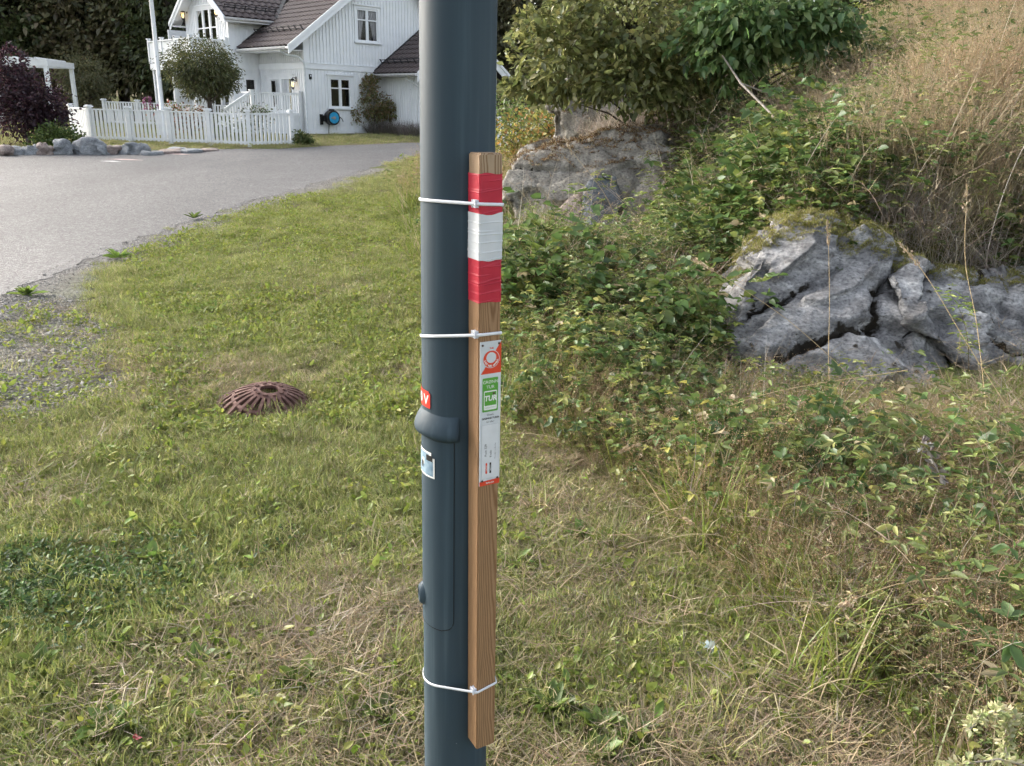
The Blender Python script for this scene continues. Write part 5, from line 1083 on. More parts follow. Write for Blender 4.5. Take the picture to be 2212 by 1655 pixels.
def rock(name, pts, voxel, mat, ns=(.25, -.35, .9), t=.16, amp=.05, crack=.05, fine=.03, parent=None, seed=0, facets=50, tilt=.4, **k):
    bm = bmesh.new()
    for p in pts: bm.verts.new(p)
    r = bmesh.ops.convex_hull(bm, input=bm.verts[:]); bmesh.ops.delete(bm, geom=[v for v in bm.verts if not v.link_faces], context='VERTS')
    me = bpy.data.meshes.new('t'); bm.to_mesh(me); bm.free(); o = bpy.data.objects.new('t', me); COL.objects.link(o)
    mdf = o.modifiers.new('r', 'REMESH'); mdf.mode = 'VOXEL'; mdf.voxel_size = voxel; bpy.context.view_layer.update()
    m2 = bpy.data.meshes.new_from_object(o.evaluated_get(bpy.context.evaluated_depsgraph_get())); bpy.data.objects.remove(o)
    m2.name = name; n = len(m2.vertices); v = np.zeros(n*3, np.float32); m2.vertices.foreach_get('co', v); v = v.reshape(-1, 3)
    nr = np.zeros(n*3, np.float32); m2.vertex_normals.foreach_get('vector', nr); nr = nr.reshape(-1, 3)
    ns = np.array(ns)/np.linalg.norm(ns); rs = random.Random(seed); hsh = [rs.random() for _ in range(400)]
    moss = np.zeros(n, np.float32); disp = np.zeros(n)
    fr_ = np.random.default_rng(seed+500); sd_i = fr_.choice(n, min(facets, n), replace=False); S_ = v[sd_i].astype(float); T_ = fr_.normal(0, tilt, S_.shape); T_ -= (T_*nr[sd_i]).sum(1, keepdims=True)*nr[sd_i]
    wq = v.astype(float)+.05*np.sin(v[:, [1, 2, 0]]*9+seed)+.02*np.sin(v[:, [2, 0, 1]]*31); dn_ = wq[:, None, :]-S_[None]; al = (dn_@ns); best = ((dn_**2).sum(-1)+al**2*3.0).argmin(1)
    fac = np.clip(((v-S_[best])*T_[best]).sum(1), -.09, .09)
    for i in range(n):
        p = Vector(v[i]); n1 = mnoise.noise(p*1.4+Vector((seed, 0, 0))); n2 = mnoise.fractal(p*3.2, 1.0, 2.1, 5); n3 = mnoise.fractal(p*11, 1.0, 2.1, 3)
        q = (float(v[i]@ns)+.10*n1+.045*n2)/t; ly = math.floor(q); fr = q-ly; gate = max(0, mnoise.noise(p*1.9+Vector((7, seed, 3)))+.3); cl = mnoise.cell(p*2.4+Vector((n1, n2, 0))*.5)
        c = math.exp(-(min(fr, 1-fr)/.06)**2)*min(1, gate*2.4)
        disp[i] = (hsh[(ly+200) % 400]-.5)*amp+(.5-fr)*amp*.5+fac[i]+n2*fine+n3*fine*.35+n1*.02-c*crack; moss[i] = c*.8+max(0, n3-.12)*.75+max(0, n1-.25)*.3
    v = v+nr*disp[:, None]; m2.vertices.foreach_set('co', v.ravel().astype(np.float32)); m2.update(); smooth(m2)
    a = m2.attributes.new('moss', 'FLOAT', 'POINT'); a.data.foreach_set('value', moss); m2.materials.clear(); m2.materials.append(mat)
    return link(name, m2, parent, **k)
A = lambda px, py, Y: tuple(at(px, py, Y))
rkA = rock('rock_outcrop', [A(1560, 870, 5.15), A(1600, 900, 5.05), A(1800, 915, 4.9), A(2000, 895, 4.95), A(1580, 690, 5.45), A(1595, 600, 5.75), A(1650, 500, 6.0), A(1700, 455, 6.25), A(1790, 465, 6.2), A(1880, 490, 6.2), A(1930, 585, 5.9), A(1975, 720, 5.5), A(2010, 830, 5.15),
      (1.7, 6.9, .2), (3.3, 6.9, .2), (2.1, 6.9, .75), (3.1, 6.9, .8), (1.5, 5.8, -.1), (3.2, 5.5, -.1)], .016, M['rockA'], seed=1, amp=.07, crack=.10, fine=.03, t=.21, ns=(-.16, -.34, .92), facets=62, tilt=.36, label='large layered grey rock outcrop with dark moss in its cracks', cat='rock')
rkA2 = rock('rock_outcrop', [A(1915, 590, 5.75), A(1990, 560, 6.0), A(2095, 575, 6.1), A(2110, 700, 5.7), A(2050, 745, 5.5), A(1965, 700, 5.5), A(1950, 650, 5.55), (3.0, 6.7, .3), (3.9, 6.7, .3), (3.3, 6.0, 0.1), A(2100, 790, 5.5)], .02, M['rockA'], seed=5, t=.16, amp=.07, crack=.08, fine=.03, ns=(-.13, -.36, .92), facets=26, tilt=.26, label='wedge-shaped grey rock split off at the right of the big outcrop', cat='rock')
rkA3 = rock('rock_outcrop', [A(2095, 620, 5.9), A(2160, 590, 6.1), A(2290, 590, 6.2), A(2300, 760, 5.7), A(2120, 790, 5.6), A(2090, 720, 5.7), (4.3, 6.8, .2), (3.6, 6.8, .2), (3.6, 5.7, -.1), (4.4, 5.6, -.1)], .028, M['rockA'], seed=9, t=.24, amp=.05, crack=.06, fine=.03, facets=26, tilt=.28, label='low grey rock at the right edge of the picture', cat='rock')
rkB = rock('blasted_rock', [A(1085, 400, 12.1), A(1110, 490, 11.7), A(1125, 335, 12.3), A(1210, 305, 12.4), A(1370, 275, 12.3), A(1425, 285, 12.1), A(1465, 360, 11.9), A(1430, 485, 11.4), A(1250, 500, 11.5), (.1, 13.4, .2), (2.4, 13.4, .2), (.4, 13.4, 1.2), (2.3, 13.2, 1.35), (2.3, 11.8, 0)], .03, M['rockB'], ns=(.1, .2, 1), t=.55, amp=.04, crack=.05, fine=.025, facets=22, tilt=.18, seed=3, label='broad blasted brown-grey rock face right of the post top', cat='rock')
rkB2 = rock('blasted_rock', [A(1435, 330, 12.2), A(1530, 290, 12.6), A(1560, 310, 12.3), A(1550, 400, 11.6), A(1440, 420, 11.5), (2.3, 13.4, .4), (3.2, 13.4, .5), (2.2, 12, .1), (3.0, 11.8, .2)], .04, M['rockB'], seed=13, t=.4, amp=.05, label='smaller grey rock beside the broad rock face, half overgrown', cat='rock')
rkC = rock('blasted_rock', [A(1188, 300, 15), A(1186, 178, 15.2), A(1215, 165, 15.4), A(1320, 158, 15.4), A(1345, 190, 15), A(1330, 300, 14.6), (1.2, 16.5, .4), (3.0, 16.5, .4), (1.3, 16.4, 2.0), (2.6, 16.4, 2.1), (.75, 15, .2), (2.2, 14.6, .3)], .045, M['rockB'], ns=(.8, .2, .2), t=.5, amp=.06, seed=17, label='upright pale grey rock behind, under the leafy shrub', cat='rock')
rock('boulder', [A(1245, 480, 11.35), A(1262, 400, 11.5), A(1285, 372, 11.55), A(1330, 380, 11.55), A(1345, 440, 11.35), A(1335, 490, 11.2), A(1280, 495, 11.15), (1.1, 11.9, .1), (1.6, 11.9, .2)], .03, M['slate'], seed=21, t=.3, amp=.02, fine=.012, facets=7, tilt=.12, label='blue-grey angular boulder leaning against the rock face', cat='rock')
rock('boulder', [A(1185, 490, 11.3), A(1230, 420, 11.6), A(1262, 405, 11.6), A(1252, 470, 11.3), A(1230, 500, 11.2), (.6, 11.9, .2), (1.1, 11.9, .3)], .03, M['pinkstone'], seed=23, t=.3, amp=.02, fine=.012, facets=7, tilt=.12, label='pale pinkish broken stone left of the blue-grey boulder', cat='rock')
# border stones by the road
def bstone(px0, px1, py0, py1, Y, mat, seed, lab, dep=.5):
    xl, xr = at(px0, py1, Y), at(px1, py1, Y); h = at(px0, py0, Y).z-xl.z; wd = xr.x-xl.x; r = random.Random(seed); pts = []
    for i in range(5):
        f = i/4; pts += [(xl.x+wd*f, Y+r.uniform(-.05, .05), xl.z-.08)]
        pts += [(xl.x+wd*(.08+.84*f), Y+r.uniform(.02, .12), xl.z+h*(r.uniform(.7, .95) if i in (0, 4) else r.uniform(1.0, 1.25)))]
        pts += [(xl.x+wd*(.1+.8*f), Y+dep, xl.z+h*r.uniform(.5, .9)), (xl.x+wd*f, Y+dep, xl.z-.1)]
    rock('border_stone', pts, .03, mat, facets=16, tilt=.35, t=.3, amp=.02, crack=.01, fine=.01, seed=seed, label=lab, cat='stone', group='stones edging the garden')
for a in ((-30, 18, 318, 338, 20.6, 'pinkstone', 31, 'pinkish border stone at the left picture edge'), (6, 50, 324, 338, 20.9, 'border', 32, 'low dark flat border stone next to the leftmost one'), (46, 76, 318, 338, 21.0, 'border', 33, 'small blue-grey border stone below the purple bush'), (72, 106, 316, 338, 21.1, 'pinkstone', 34, 'square pink border stone below the green shrub'),
          (104, 154, 312, 337, 21.3, 'border', 35, 'grey-blue border stone right of the square pink one'), (152, 228, 306, 337, 21.5, 'border', 36, 'largest pale grey border stone, in the middle of the row'), (228, 252, 319, 336, 21.7, 'pinkstone', 37, 'small cream stone between the two big grey border stones'), (248, 306, 310, 335, 21.9, 'border', 38, 'slanted blue-grey border stone nearest the fence')):
    bstone(*a[:5], M[a[5]], a[6], a[7])
for i, (px, py, w_) in enumerate(((330, 331, 40), (368, 328, 46), (412, 326, 50), (452, 323, 40), (385, 322, 34))):
    c = hit(px, py+3); r = random.Random(50+i); ww = w_/1890*c.y*.55
    pts = [(c.x+ww*math.cos(a)*r.uniform(.8, 1.1), c.y+.45*math.sin(a), c.z+zz_) for a in np.linspace(0, 6, 7) for zz_ in (-.05, .05+.03*r.random())]
    rock('flagstone', pts, .05, M['pinkstone'] if i % 2 else M['border'], t=.4, amp=.01, crack=.01, fine=.008, facets=8, tilt=.08, seed=60+i, label=('first', 'second', 'third', 'fourth', 'rear')[i]+(' flat stone from the left, lying in the grass before the fence' if i < 4 else ' flat stone lying closest to the fence posts'), cat='stone', group='flat stones before the fence')
# moss on the rock tops
MOSS = [p_lawn(120, .008, .022, .05, .8, [(.24, .24, .05), (.30, .29, .07), (.20, .20, .05), (.16, .15, .05)], .003).mesh('t') for _ in range(2)]
def top_pts(o, cond, n):
    me = o.data; k = len(me.vertices); v = np.zeros(k*3, np.float32); me.vertices.foreach_get('co', v); v = v.reshape(-1, 3); nr = np.zeros(k*3, np.float32); me.vertex_normals.foreach_get('vector', nr); nr = nr.reshape(-1, 3)
    ids = np.where(cond(v, nr))[0]
    return v[rng.choice(ids, min(n, len(ids)), replace=False)] if len(ids) else v[:0]
Q = np.concatenate([top_pts(rkA, lambda v, n: (n[:, 2] > .55) & (v[:, 1] > 5.98) & (v[:, 2] > .55), 900), top_pts(rkA2, lambda v, n: (n[:, 2] > .6) & (v[:, 1] > 5.95), 350), top_pts(rkA3, lambda v, n: (n[:, 2] > .6) & (v[:, 1] > 6.0), 150)])
gq = np.stack([rng.uniform(1.9, 3.7, 900), rng.uniform(6.2, 7.0, 900)], 1); Q = np.concatenate([Q, withz(gq, .005)])
scatter('moss', MOSS, Q, zrot(len(Q), .4), rng.uniform(.8, 1.5, len(Q)), rng.integers(0, 2, len(Q)), .12, label='yellow-green moss cushion on top of the grey outcrop', cat='moss')
BMOSS = [p_lawn(110, .008, .025, .05, .9, [(.16, .075, .03), (.20, .10, .045), (.11, .06, .03), (.17, .14, .05)], .004).mesh('t') for _ in range(2)]
Q = np.concatenate([top_pts(rkB, lambda v, n: (n[:, 2] > .55) & (v[:, 2] > .95), 330), top_pts(rkB2, lambda v, n: (n[:, 2] > .5), 120), top_pts(rkC, lambda v, n: (n[:, 2] > .6), 120)])
scatter('rusty_moss', BMOSS, Q, zrot(len(Q), .4), rng.uniform(1.2, 2.2, len(Q)), rng.integers(0, 2, len(Q)), .3, label='rusty brown moss and needles on top of the broad rock face', cat='moss')
P = np.stack([rng.uniform(1.1, 3.0, 42), rng.uniform(12.8, 13.6, 42)], 1); zz_ = np.maximum(hgt(P[:, 0], P[:, 1]), 1.30+.12*(P[:, 0]-.7)*(P[:, 0] < 2.6))
scatter('overhanging_grass', DEAD, np.concatenate([P, zz_[:, None]], 1), zrot(len(P), .35), rng.uniform(.7, 1.2, len(P)), rng.integers(0, 4, len(P)), -1., label='dry grass hanging over the top of the blasted rock', cat='grass')
# arching dry stems and upright leafy herbs tangled through the rough
def p_tangle(n=9):
    vg = Veg(); base = rng.normal(0, .12, (n, 3)); base[:, 2] = 0
    P_ = vg.blades(base, rng.uniform(0, math.tau, n), rng.uniform(.1, .8, n), rng.uniform(.6, 1.9, n), rng.uniform(.5, 1.15, n), .0042, palette(n, [(.46, .39, .29), (.36, .27, .18), (.52, .46, .38), (.27, .2, .13)]), K=9, bv=2.)
    q = 7; i = np.repeat(np.arange(n), q); t = rng.uniform(3, 8.99, n*q); k = t.astype(int); b = P_[i, k]; vg.blades(b, rng.uniform(0, math.tau, n*q), rng.uniform(.5, 1.4, n*q), rng.uniform(0, .8, n*q), rng.uniform(.05, .16, n*q), .003, palette(n*q, [(.40, .31, .21), (.32, .23, .15)]), K=3, bv=2.)
    return vg.mesh('t')
TANG = [p_tangle() for _ in range(4)]
HERB = [p_bramble(60, .7, .055, [(.14, .19, .055), (.19, .24, .07), (.25, .27, .09)], spread=.1, sides=1, asp=.3) for _ in range(3)]+[p_bramble(46, .6, .06, [(.085, .14, .045), (.115, .175, .05)], sides=2, asp=.5) for _ in range(2)]
P = np.concatenate([cand(1500, 4.4, 14, a0=-3, a1=44, pw=1.5), cand(420, 1.8, 5, a0=16, a1=43, pw=1.3)]); k = (veg_s(P) > .35) & off_rock(P) & ~((P[:, 1] > 9.5) & (P[:, 0] < 1.6)); P = P[k]; P = P[rng.random(len(P)) < np.clip(.5+1.3*fnoise(P, .8, 8.8), .1, 1)]
scatter('dry_stem_tangle', TANG, withz(P), zrot(len(P), .2), rng.uniform(.55, 1.05, len(P))*(1+.4*sm((P[:, 1]-5)/2))*low_f(P), rng.integers(0, 4, len(P)), -1., label='arching dry stems tangled through brambles and bank grass', cat='stems')
P = np.concatenate([cand(2000, 4.6, 14, a0=-2, a1=44, pw=1.5), cand(260, 2.0, 5, a0=18, a1=43, pw=1.3)]); k = (veg_s(P) > .4) & off_rock(P) & ~((P[:, 1] > 9.5) & (P[:, 0] < 1.6)); P = P[k]; P = P[rng.random(len(P)) < np.clip(.5+1.6*fnoise(P, .9, 2.9), .06, 1)]
scatter('upright_herbs', HERB, withz(P), zrot(len(P), .18), rng.uniform(.6, 1.15, len(P))*(1+.25*sm((P[:, 1]-5)/2))*low_f(P), rng.integers(0, 5, len(P)), .03, label='upright leafy herbs standing above the brambles', cat='herbs')
# ------------------------------------------------------------------ shrubs and trees
def crown_mesh(lobes, nleaf, leaf, cols, asp=.5, clump=.22, shell=.45, per=14, seed=1, droop=.2, upb=.5, twigs=0):
    r = np.random.default_rng(seed); vg = Veg(); vol = np.array([l[1][0]*l[1][1]*l[1][2] for l in lobes])**.72; vol = vol/vol.sum()
    nc = max(4, nleaf//per); li = r.choice(len(lobes), nc, p=vol); C_ = np.array([l[0] for l in lobes], float)[li]; R_ = np.array([l[1] for l in lobes], float)[li]
    d = rand_dir(nc, r); rad_ = (shell+(1-shell)*r.random(nc)**.6)*(1+r.normal(0, .10, nc)); cc = C_+d*R_*rad_[:, None]
    i = np.repeat(np.arange(nc), per); n = len(i); cs = clump*np.cbrt(R_[i].prod(1))[:, None]
    p = cc[i]+r.normal(0, 1, (n, 3))*cs*np.array([1, 1, .75]); out_ = d[i]+rand_dir(n, r)*.9; out_[:, 2] += .1
    up_ = np.tile([0, 0, upb], (n, 1))+d[i]*.6+r.normal(0, .5, (n, 3)); L = leaf*r.uniform(.6, 1.3, n)
    lum = np.repeat(r.normal(1, .16, nc), per)[:, None]
    vg.leaves(p, out_, up_, L, L*asp, palette(n, cols, .15, r)*lum, droop=droop, r=r)
    if twigs:
        b = C_[:twigs]*1.0; vg.blades(cc[:twigs]-d[:twigs]*R_[:twigs]*.35, np.arctan2(d[:twigs, 1], d[:twigs, 0]), np.arccos(np.clip(d[:twigs, 2], -1, 1)), .3, R_[:twigs].mean(1)*.6, .012, np.array([(.10, .075, .05)]), K=4, bv=2., r=r)
    return vg.mesh('crown')
def trunk_mesh(h, r0, limbs, seed, lean=.05, spread=.5, lr=.4):
    r = random.Random(seed); mb = MB(); top = Vector((r.uniform(-lean, lean)*h, r.uniform(-lean, lean)*h, h)); mb.tube([(0, 0, -.15), top*.4, top], [r0*1.15, r0*.85, r0*.45], 8)
    for i in range(limbs):
        f = r.uniform(.45, .98); a = r.uniform(0, math.tau); b = top*f; e = b+Vector((math.cos(a)*spread, math.sin(a)*spread, r.uniform(.3, .8)*spread)); mb.tube([b, (b+e)/2+Vector((0, 0, .08*spread)), e], [r0*lr, r0*lr*.7, r0*lr*.25], 6)
    return mb.mesh('trunk', M['bark'], True)
def plant(name, loc, crown, trunk, lab, cat, group=None, rz=0, s=1, parts=('trunk', 'crown')):
    t = empty(name, loc, rz, label=lab, cat=cat, group=group); t.scale = (s, s, s)
    if trunk: link(parts[0], trunk, t)
    link(parts[1], crown, t); return t
def gp(px, py): p = hit(px, py); return p
def base_of(px, Y): p = at(px, 300, Y); return Vector((p.x, Y, hz(p.x, Y)))
# willow with ball crown in front of the house
b = base_of(462, 28.6); cz = at(447, 147, 28.6).z-b.z
plant('ball_willow', b, crown_mesh([((-.22, 0, cz), (1.18, 1.15, .86)), ((-.1, 0, cz-.35), (1.0, .95, .6))], 15000, .095, [(.07, .085, .03), (.09, .10, .038), (.11, .115, .046), (.06, .07, .03), (.13, .125, .055)], .36, .09, .25, 12, 5, droop=.5), trunk_mesh(cz-.3, .10, 9, 4, spread=.7), 'small ball-crowned willow in front of the white house', 'tree')
b = base_of(195, 38); cz = at(195, 165, 38).z-b.z
plant('ball_willow', b, crown_mesh([((0, 0, cz), (1.05, 1.0, .95)), ((.25, 0, cz-.7), (.95, .9, .6))], 7000, .11, [(.16, .17, .08), (.20, .20, .095), (.24, .225, .11)], .36, .11, .35, 12, 6, droop=.5), trunk_mesh(cz-.4, .12, 7, 8, spread=.7), 'dull olive ball-crowned tree behind the pergola, by the dark wood', 'tree')
b = base_of(60, 23.6); 
plant('purple_bush', b, crown_mesh([((0, 0, .95), (1.0, .8, .85)), ((-.35, .1, 1.5), (.75, .6, .7)), ((.45, -.1, 1.2), (.75, .6, .8)), ((-.2, 0, 2.15), (.5, .4, .45)), ((.65, 0, .7), (.6, .5, .5))], 9500, .085, [(.035, .017, .025), (.05, .022, .032), (.065, .032, .04), (.028, .015, .02), (.08, .045, .05)], .6, .13, .3, 12, 7, twigs=60), trunk_mesh(1.2, .06, 12, 9, spread=.6), 'dark purple-leaved bush at the left edge', 'bush', parts=('stem', 'crown'))
b = base_of(122, 22.9)
plant('green_bush', b, crown_mesh([((0, 0, .3), (.72, .5, .36)), ((.3, 0, .25), (.5, .4, .26)), ((-.35, .05, .22), (.45, .4, .25))], 3200, .075, [(.11, .16, .04), (.15, .20, .05), (.08, .13, .035)], .55, .14, .3, 12, 8), trunk_mesh(.35, .03, 6, 3, spread=.3), 'low rounded green bush at the foot of the fence', 'bush', parts=('stem', 'crown'))
b = HWm @ Vector((2.75, -.45, 0)); b.z = hz(b.x, b.y)
plant('climbing_rose', b, crown_mesh([((0, 0, 1.05), (.62, .35, .62)), ((-.25, .1, 1.7), (.40, .25, .4)), ((.5, .2, .85), (.42, .3, .42)), ((-.75, -.1, .62), (.24, .2, .42)), ((-.1, .2, 2.05), (.35, .2, .2))], 3600, .085, [(.19, .20, .075), (.24, .235, .09), (.26, .18, .10), (.30, .20, .12), (.15, .17, .065)], .6, .15, .25, 10, 9, droop=.4, twigs=50), trunk_mesh(1.5, .03, 9, 11, spread=.5), 'reddish-green climbing rose against the house corner', 'bush', parts=('stem', 'crown'))
def tuft_thing(name, loc, n, h, spread, cols, wd, lab, cat, group=None, bend=.6):
    vg = Veg(); a = rng.uniform(0, math.tau, n); rr = np.sqrt(rng.random(n)); base = np.stack([rr*np.cos(a)*spread[0], rr*np.sin(a)*spread[1], 0*a-.02], 1)
    vg.blades(base, a+rng.normal(0, .4, n), rr*.6+rng.normal(0, .12, n), rng.uniform(-.2, bend, n), rng.uniform(.5, 1.1, n)*h, wd, palette(n, cols), K=4)
    o = link(name, vg.mesh(name), label=lab, cat=cat, group=group); o.location = loc; return o
LAV = [(.16, .14, .13), (.21, .18, .17), (.13, .13, .09), (.25, .21, .20)]
for i, (u_, v_, lab) in enumerate(((3.0, -.75, 'left lavender clump under the climbing rose'), (3.35, -1.7, 'middle lavender clump along the annex wall'), (3.2, -2.6, 'right lavender clump, beside the lamp post'))):
    p = HWm @ Vector((u_-.1, v_, 0)); p.z = hz(p.x, p.y); tuft_thing('lavender', p, 900, .62, (.62, .5), LAV, .012, lab, 'plant', 'lavender by the house wall')
for px, Y, sc_, sd_, lab in ((650, 26.6, .27, 12, 'small leafy bush at the right end of the picket fence'), (490, 28.0, .55, 14, 'green bush between the willow trunk and the porch')):
    b = base_of(px, Y); plant('garden_bush', b, crown_mesh([((0, 0, sc_*.8), (sc_, sc_*.8, sc_*.8)), ((sc_*.3, 0, sc_*.4), (sc_, sc_*.8, sc_*.5))], 900, .09, [(.09, .13, .04), (.13, .17, .05), (.17, .18, .07)], .5, .2, .3, 10, sd_), trunk_mesh(sc_*.8, .02, 5, sd_, spread=.2), lab, 'bush', parts=('stem', 'crown'))
# flowers behind the fence
for i, (px, Y, cols_, lab) in enumerate(((375, 28.6, [(.10, .14, .04), (.14, .16, .05), (.35, .10, .06), (.6, .55, .5), (.28, .14, .05)], 'flower bed shrub with red and white blooms behind the fence'), (415, 28.9, [(.10, .13, .04), (.30, .12, .05), (.22, .13, .05), (.65, .62, .6)], 'rust-red flowering shrub left of the willow trunk'), (555, 29.0, [(.10, .14, .04), (.13, .17, .05), (.6, .6, .55)], 'white flowering shrub below the porch stairs'))):
    b = base_of(px, Y); plant('flowering_shrub', b, crown_mesh([((0, 0, .62), (.6, .4, .42))], 900, .075, cols_, .7, .25, .2, 8, 30+i), trunk_mesh(.5, .02, 5, 40+i, spread=.25), lab, 'bush', parts=('stem', 'crown'))
for i, (px, h_, lab) in enumerate(((321, 1.28, 'left of two tall pink foxglove spikes'), (333, 1.30, 'right of two tall pink foxglove spikes'), (347, 1.05, 'short pink foxglove spike close to the flagpole'))):
    b = base_of(px, 29.5); vg = Veg(); vg.blades(np.zeros((1, 3)), np.array([0.]), np.array([.02]), np.array([.05]), np.array([h_]), .03, np.array([(.10, .15, .05)]), K=5, bv=2.)
    n = 60; zz_ = rng.uniform(.62, 1, n)*h_; a = rng.uniform(0, math.tau, n); vg.leaves(np.stack([.02*np.cos(a), .02*np.sin(a), zz_], 1), np.stack([np.cos(a), np.sin(a), -.5+0*a], 1), np.tile([0, 0, 1.], (n, 1)), .07, .05, palette(n, [(.34, .12, .25), (.42, .2, .32)]), bv=2.)
    o = link('foxglove', vg.mesh('foxglove'), label=lab, cat='flower', group='foxgloves'); o.location = b
# shrubs on the bank
SAL = [(.20, .225, .08), (.26, .28, .10), (.31, .325, .12), (.37, .37, .15), (.16, .185, .065)]
b = Vector((at(1370, 250, 13.0).x, 13.0, 0)); b.z = hz(b.x, 13.0)
def rel(px, py, Y): return tuple(at(px, py, Y)-b)
plant('sallow_shrub', b, crown_mesh([(rel(1370, 60, 12.8), (1.25, .9, 1.05)), (rel(1230, 110, 12.6), (.8, .6, .75)), (rel(1480, 150, 12.4), (.75, .6, .65)), (rel(1360, 175, 12.2), (.75, .5, .42)), (rel(1160, 195, 12.8), (.42, .35, .20)), (rel(1120, 190, 12.9), (.25, .25, .12)), (rel(1150, 60, 12.8), (.30, .3, .25))], 9500, .115, SAL, .52, .13, .5, 9, 15, droop=.25, twigs=150), trunk_mesh(1.2, .05, 14, 15, spread=.9), 'large broad-leaved sallow shrub overhanging the rock face', 'shrub', parts=('stem', 'crown'))
b = Vector((at(1640, 150, 12.2).x, 12.2, 0)); b.z = hz(b.x, 12.2)
plant('leafy_climber', b, crown_mesh([(rel(1640, 40, 11.6), (.85, .6, .42)), (rel(1560, 100, 11.8), (.6, .5, .5)), (rel(1760, 60, 11.6), (.6, .5, .4))], 4200, .12, [(.09, .16, .06), (.12, .19, .065), (.15, .22, .08), (.18, .24, .10)], .62, .17, .3, 9, 16, droop=.45), trunk_mesh(.8, .04, 10, 16, spread=.7), 'dark green shrub with drooping leaves at the top of the bank', 'shrub', parts=('stem', 'crown'))
for i, (px, py, Y, r_, nl, cols_, lab) in enumerate(((1110, 235, 22, .85, 1500, [(.09, .13, .045), (.13, .17, .05), (.15, .17, .06)], 'green bush right of the lamp post, in front of the annex'), (1165, 225, 20, .9, 1800, [(.07, .12, .035), (.10, .15, .04), (.14, .17, .05)], 'bush left of the upright pale rock'), (1215, 215, 18.5, .7, 900, SAL, 'small bush tucked behind the upright pale rock'), (1125, 280, 16.5, .55, 1100, [(.20, .20, .05), (.26, .24, .06), (.30, .19, .06), (.15, .17, .05)], 'yellow-orange autumn bush in front of the white fence right of the post'), (1180, 270, 15.5, .45, 900, [(.22, .20, .05), (.16, .18, .05), (.34, .20, .07)], 'low yellowing bush between post and rock face'))):
    c = at(px, py, Y); b = Vector((c.x, Y, hz(c.x, Y))); hh = max(.3, c.z-b.z)
    plant('bush', b, crown_mesh([((0, 0, hh), (r_, r_*.8, r_*.75)), ((r_*.4, 0, hh*.6), (r_*.8, r_*.7, hh*.5)), ((-r_*.4, 0, hh*.5), (r_*.7, r_*.7, hh*.45))], nl, .085, cols_, .55, .2, .3, 9, 70+i), trunk_mesh(hh, .03, 7, 70+i, spread=.4), lab, 'bush', parts=('stem', 'crown'))
P = np.stack([rng.uniform(-1.9, 1.1, 900), rng.uniform(12.4, 21, 900)], 1); P = P[(veg_s(P) > .1) & (sdist_bank(P) < .3)]
scatter('meadow_plants', YLEAF+BENT+TGREEN, withz(P), zrot(len(P), .15), rng.uniform(.9, 1.7, len(P)), rng.integers(0, 12, len(P)), .2, label='tall yellowing meadow plants beyond the rock, right of the road', cat='meadow')
# the wood behind
FOR = [(.155, .15, .075), (.19, .18, .09), (.12, .118, .06), (.235, .21, .11), (.165, .14, .08)]
def tree_crown(seed, cols, n=8500):
    r = random.Random(seed); lob = [((0, 0, 5.6), (2.2, 2.2, 2.6)), ((0, 0, 3.0), (2.3, 2.3, 2.0)), ((0, 0, 8.6), (1.6, 1.6, 1.7))]
    for i in range(9): a = r.uniform(0, math.tau); z = r.uniform(1.2, 8); q = r.uniform(1.3, 2.3); lob.append(((math.cos(a)*q, math.sin(a)*q, z), (r.uniform(.7, 1.2), r.uniform(.7, 1.2), r.uniform(.5, 1.0))))
    return crown_mesh(lob, n, .27, cols, .62, .16, .5, 11, seed, droop=.4)
TC = [tree_crown(101, FOR), tree_crown(102, FOR[:3]+[(.11, .10, .055)]), tree_crown(103, [(.085, .105, .04), (.11, .13, .05), (.07, .09, .035)])]; TT = [trunk_mesh(8.5, .22, 10, 104+i, spread=2) for i in range(3)]
k_ = 0
for row, (yy, x0, x1, st_) in enumerate(((43.5, -31, -14, 3.0), (47, -34, 9, 2.6))):
    x = x0
    while x < x1:
        X_, Y_ = x+random.uniform(-.7, .7), yy+random.uniform(-1, 1)
        zone = 'left of the ball tree, above the pergola' if X_ < -21 else 'between the ball tree and the flagpole' if X_ < -14.5 else 'behind the house roof' if X_ < -3 else 'seen just right of the lamp post top'
        plant('woodland_tree', (X_, Y_, hz(X_, Y_)-.1), TC[k_ % 3], TT[k_ % 3], ('front row', 'back row')[row]+' dark tree of the wood '+zone, 'tree', ('front woodland trees ', 'back woodland trees ')[row]+zone, random.uniform(0, 6.28), random.uniform(.9, 1.3)); k_ += 1; x += st_
# hill-top trees behind the bank so that no gap opens there
for i, (X_, Y_) in enumerate(((8.5, 22), (12, 24.5), (14.5, 20), (6, 27))):
    plant('woodland_tree', (X_, Y_, hz(X_, Y_)-.2), TC[(i+2) % 3], TT[i % 3], ('first', 'second', 'third', 'fourth')[i]+' tree from the left on top of the bank, behind the shrubs', 'tree', 'trees on top of the bank', i*1.3, .7)
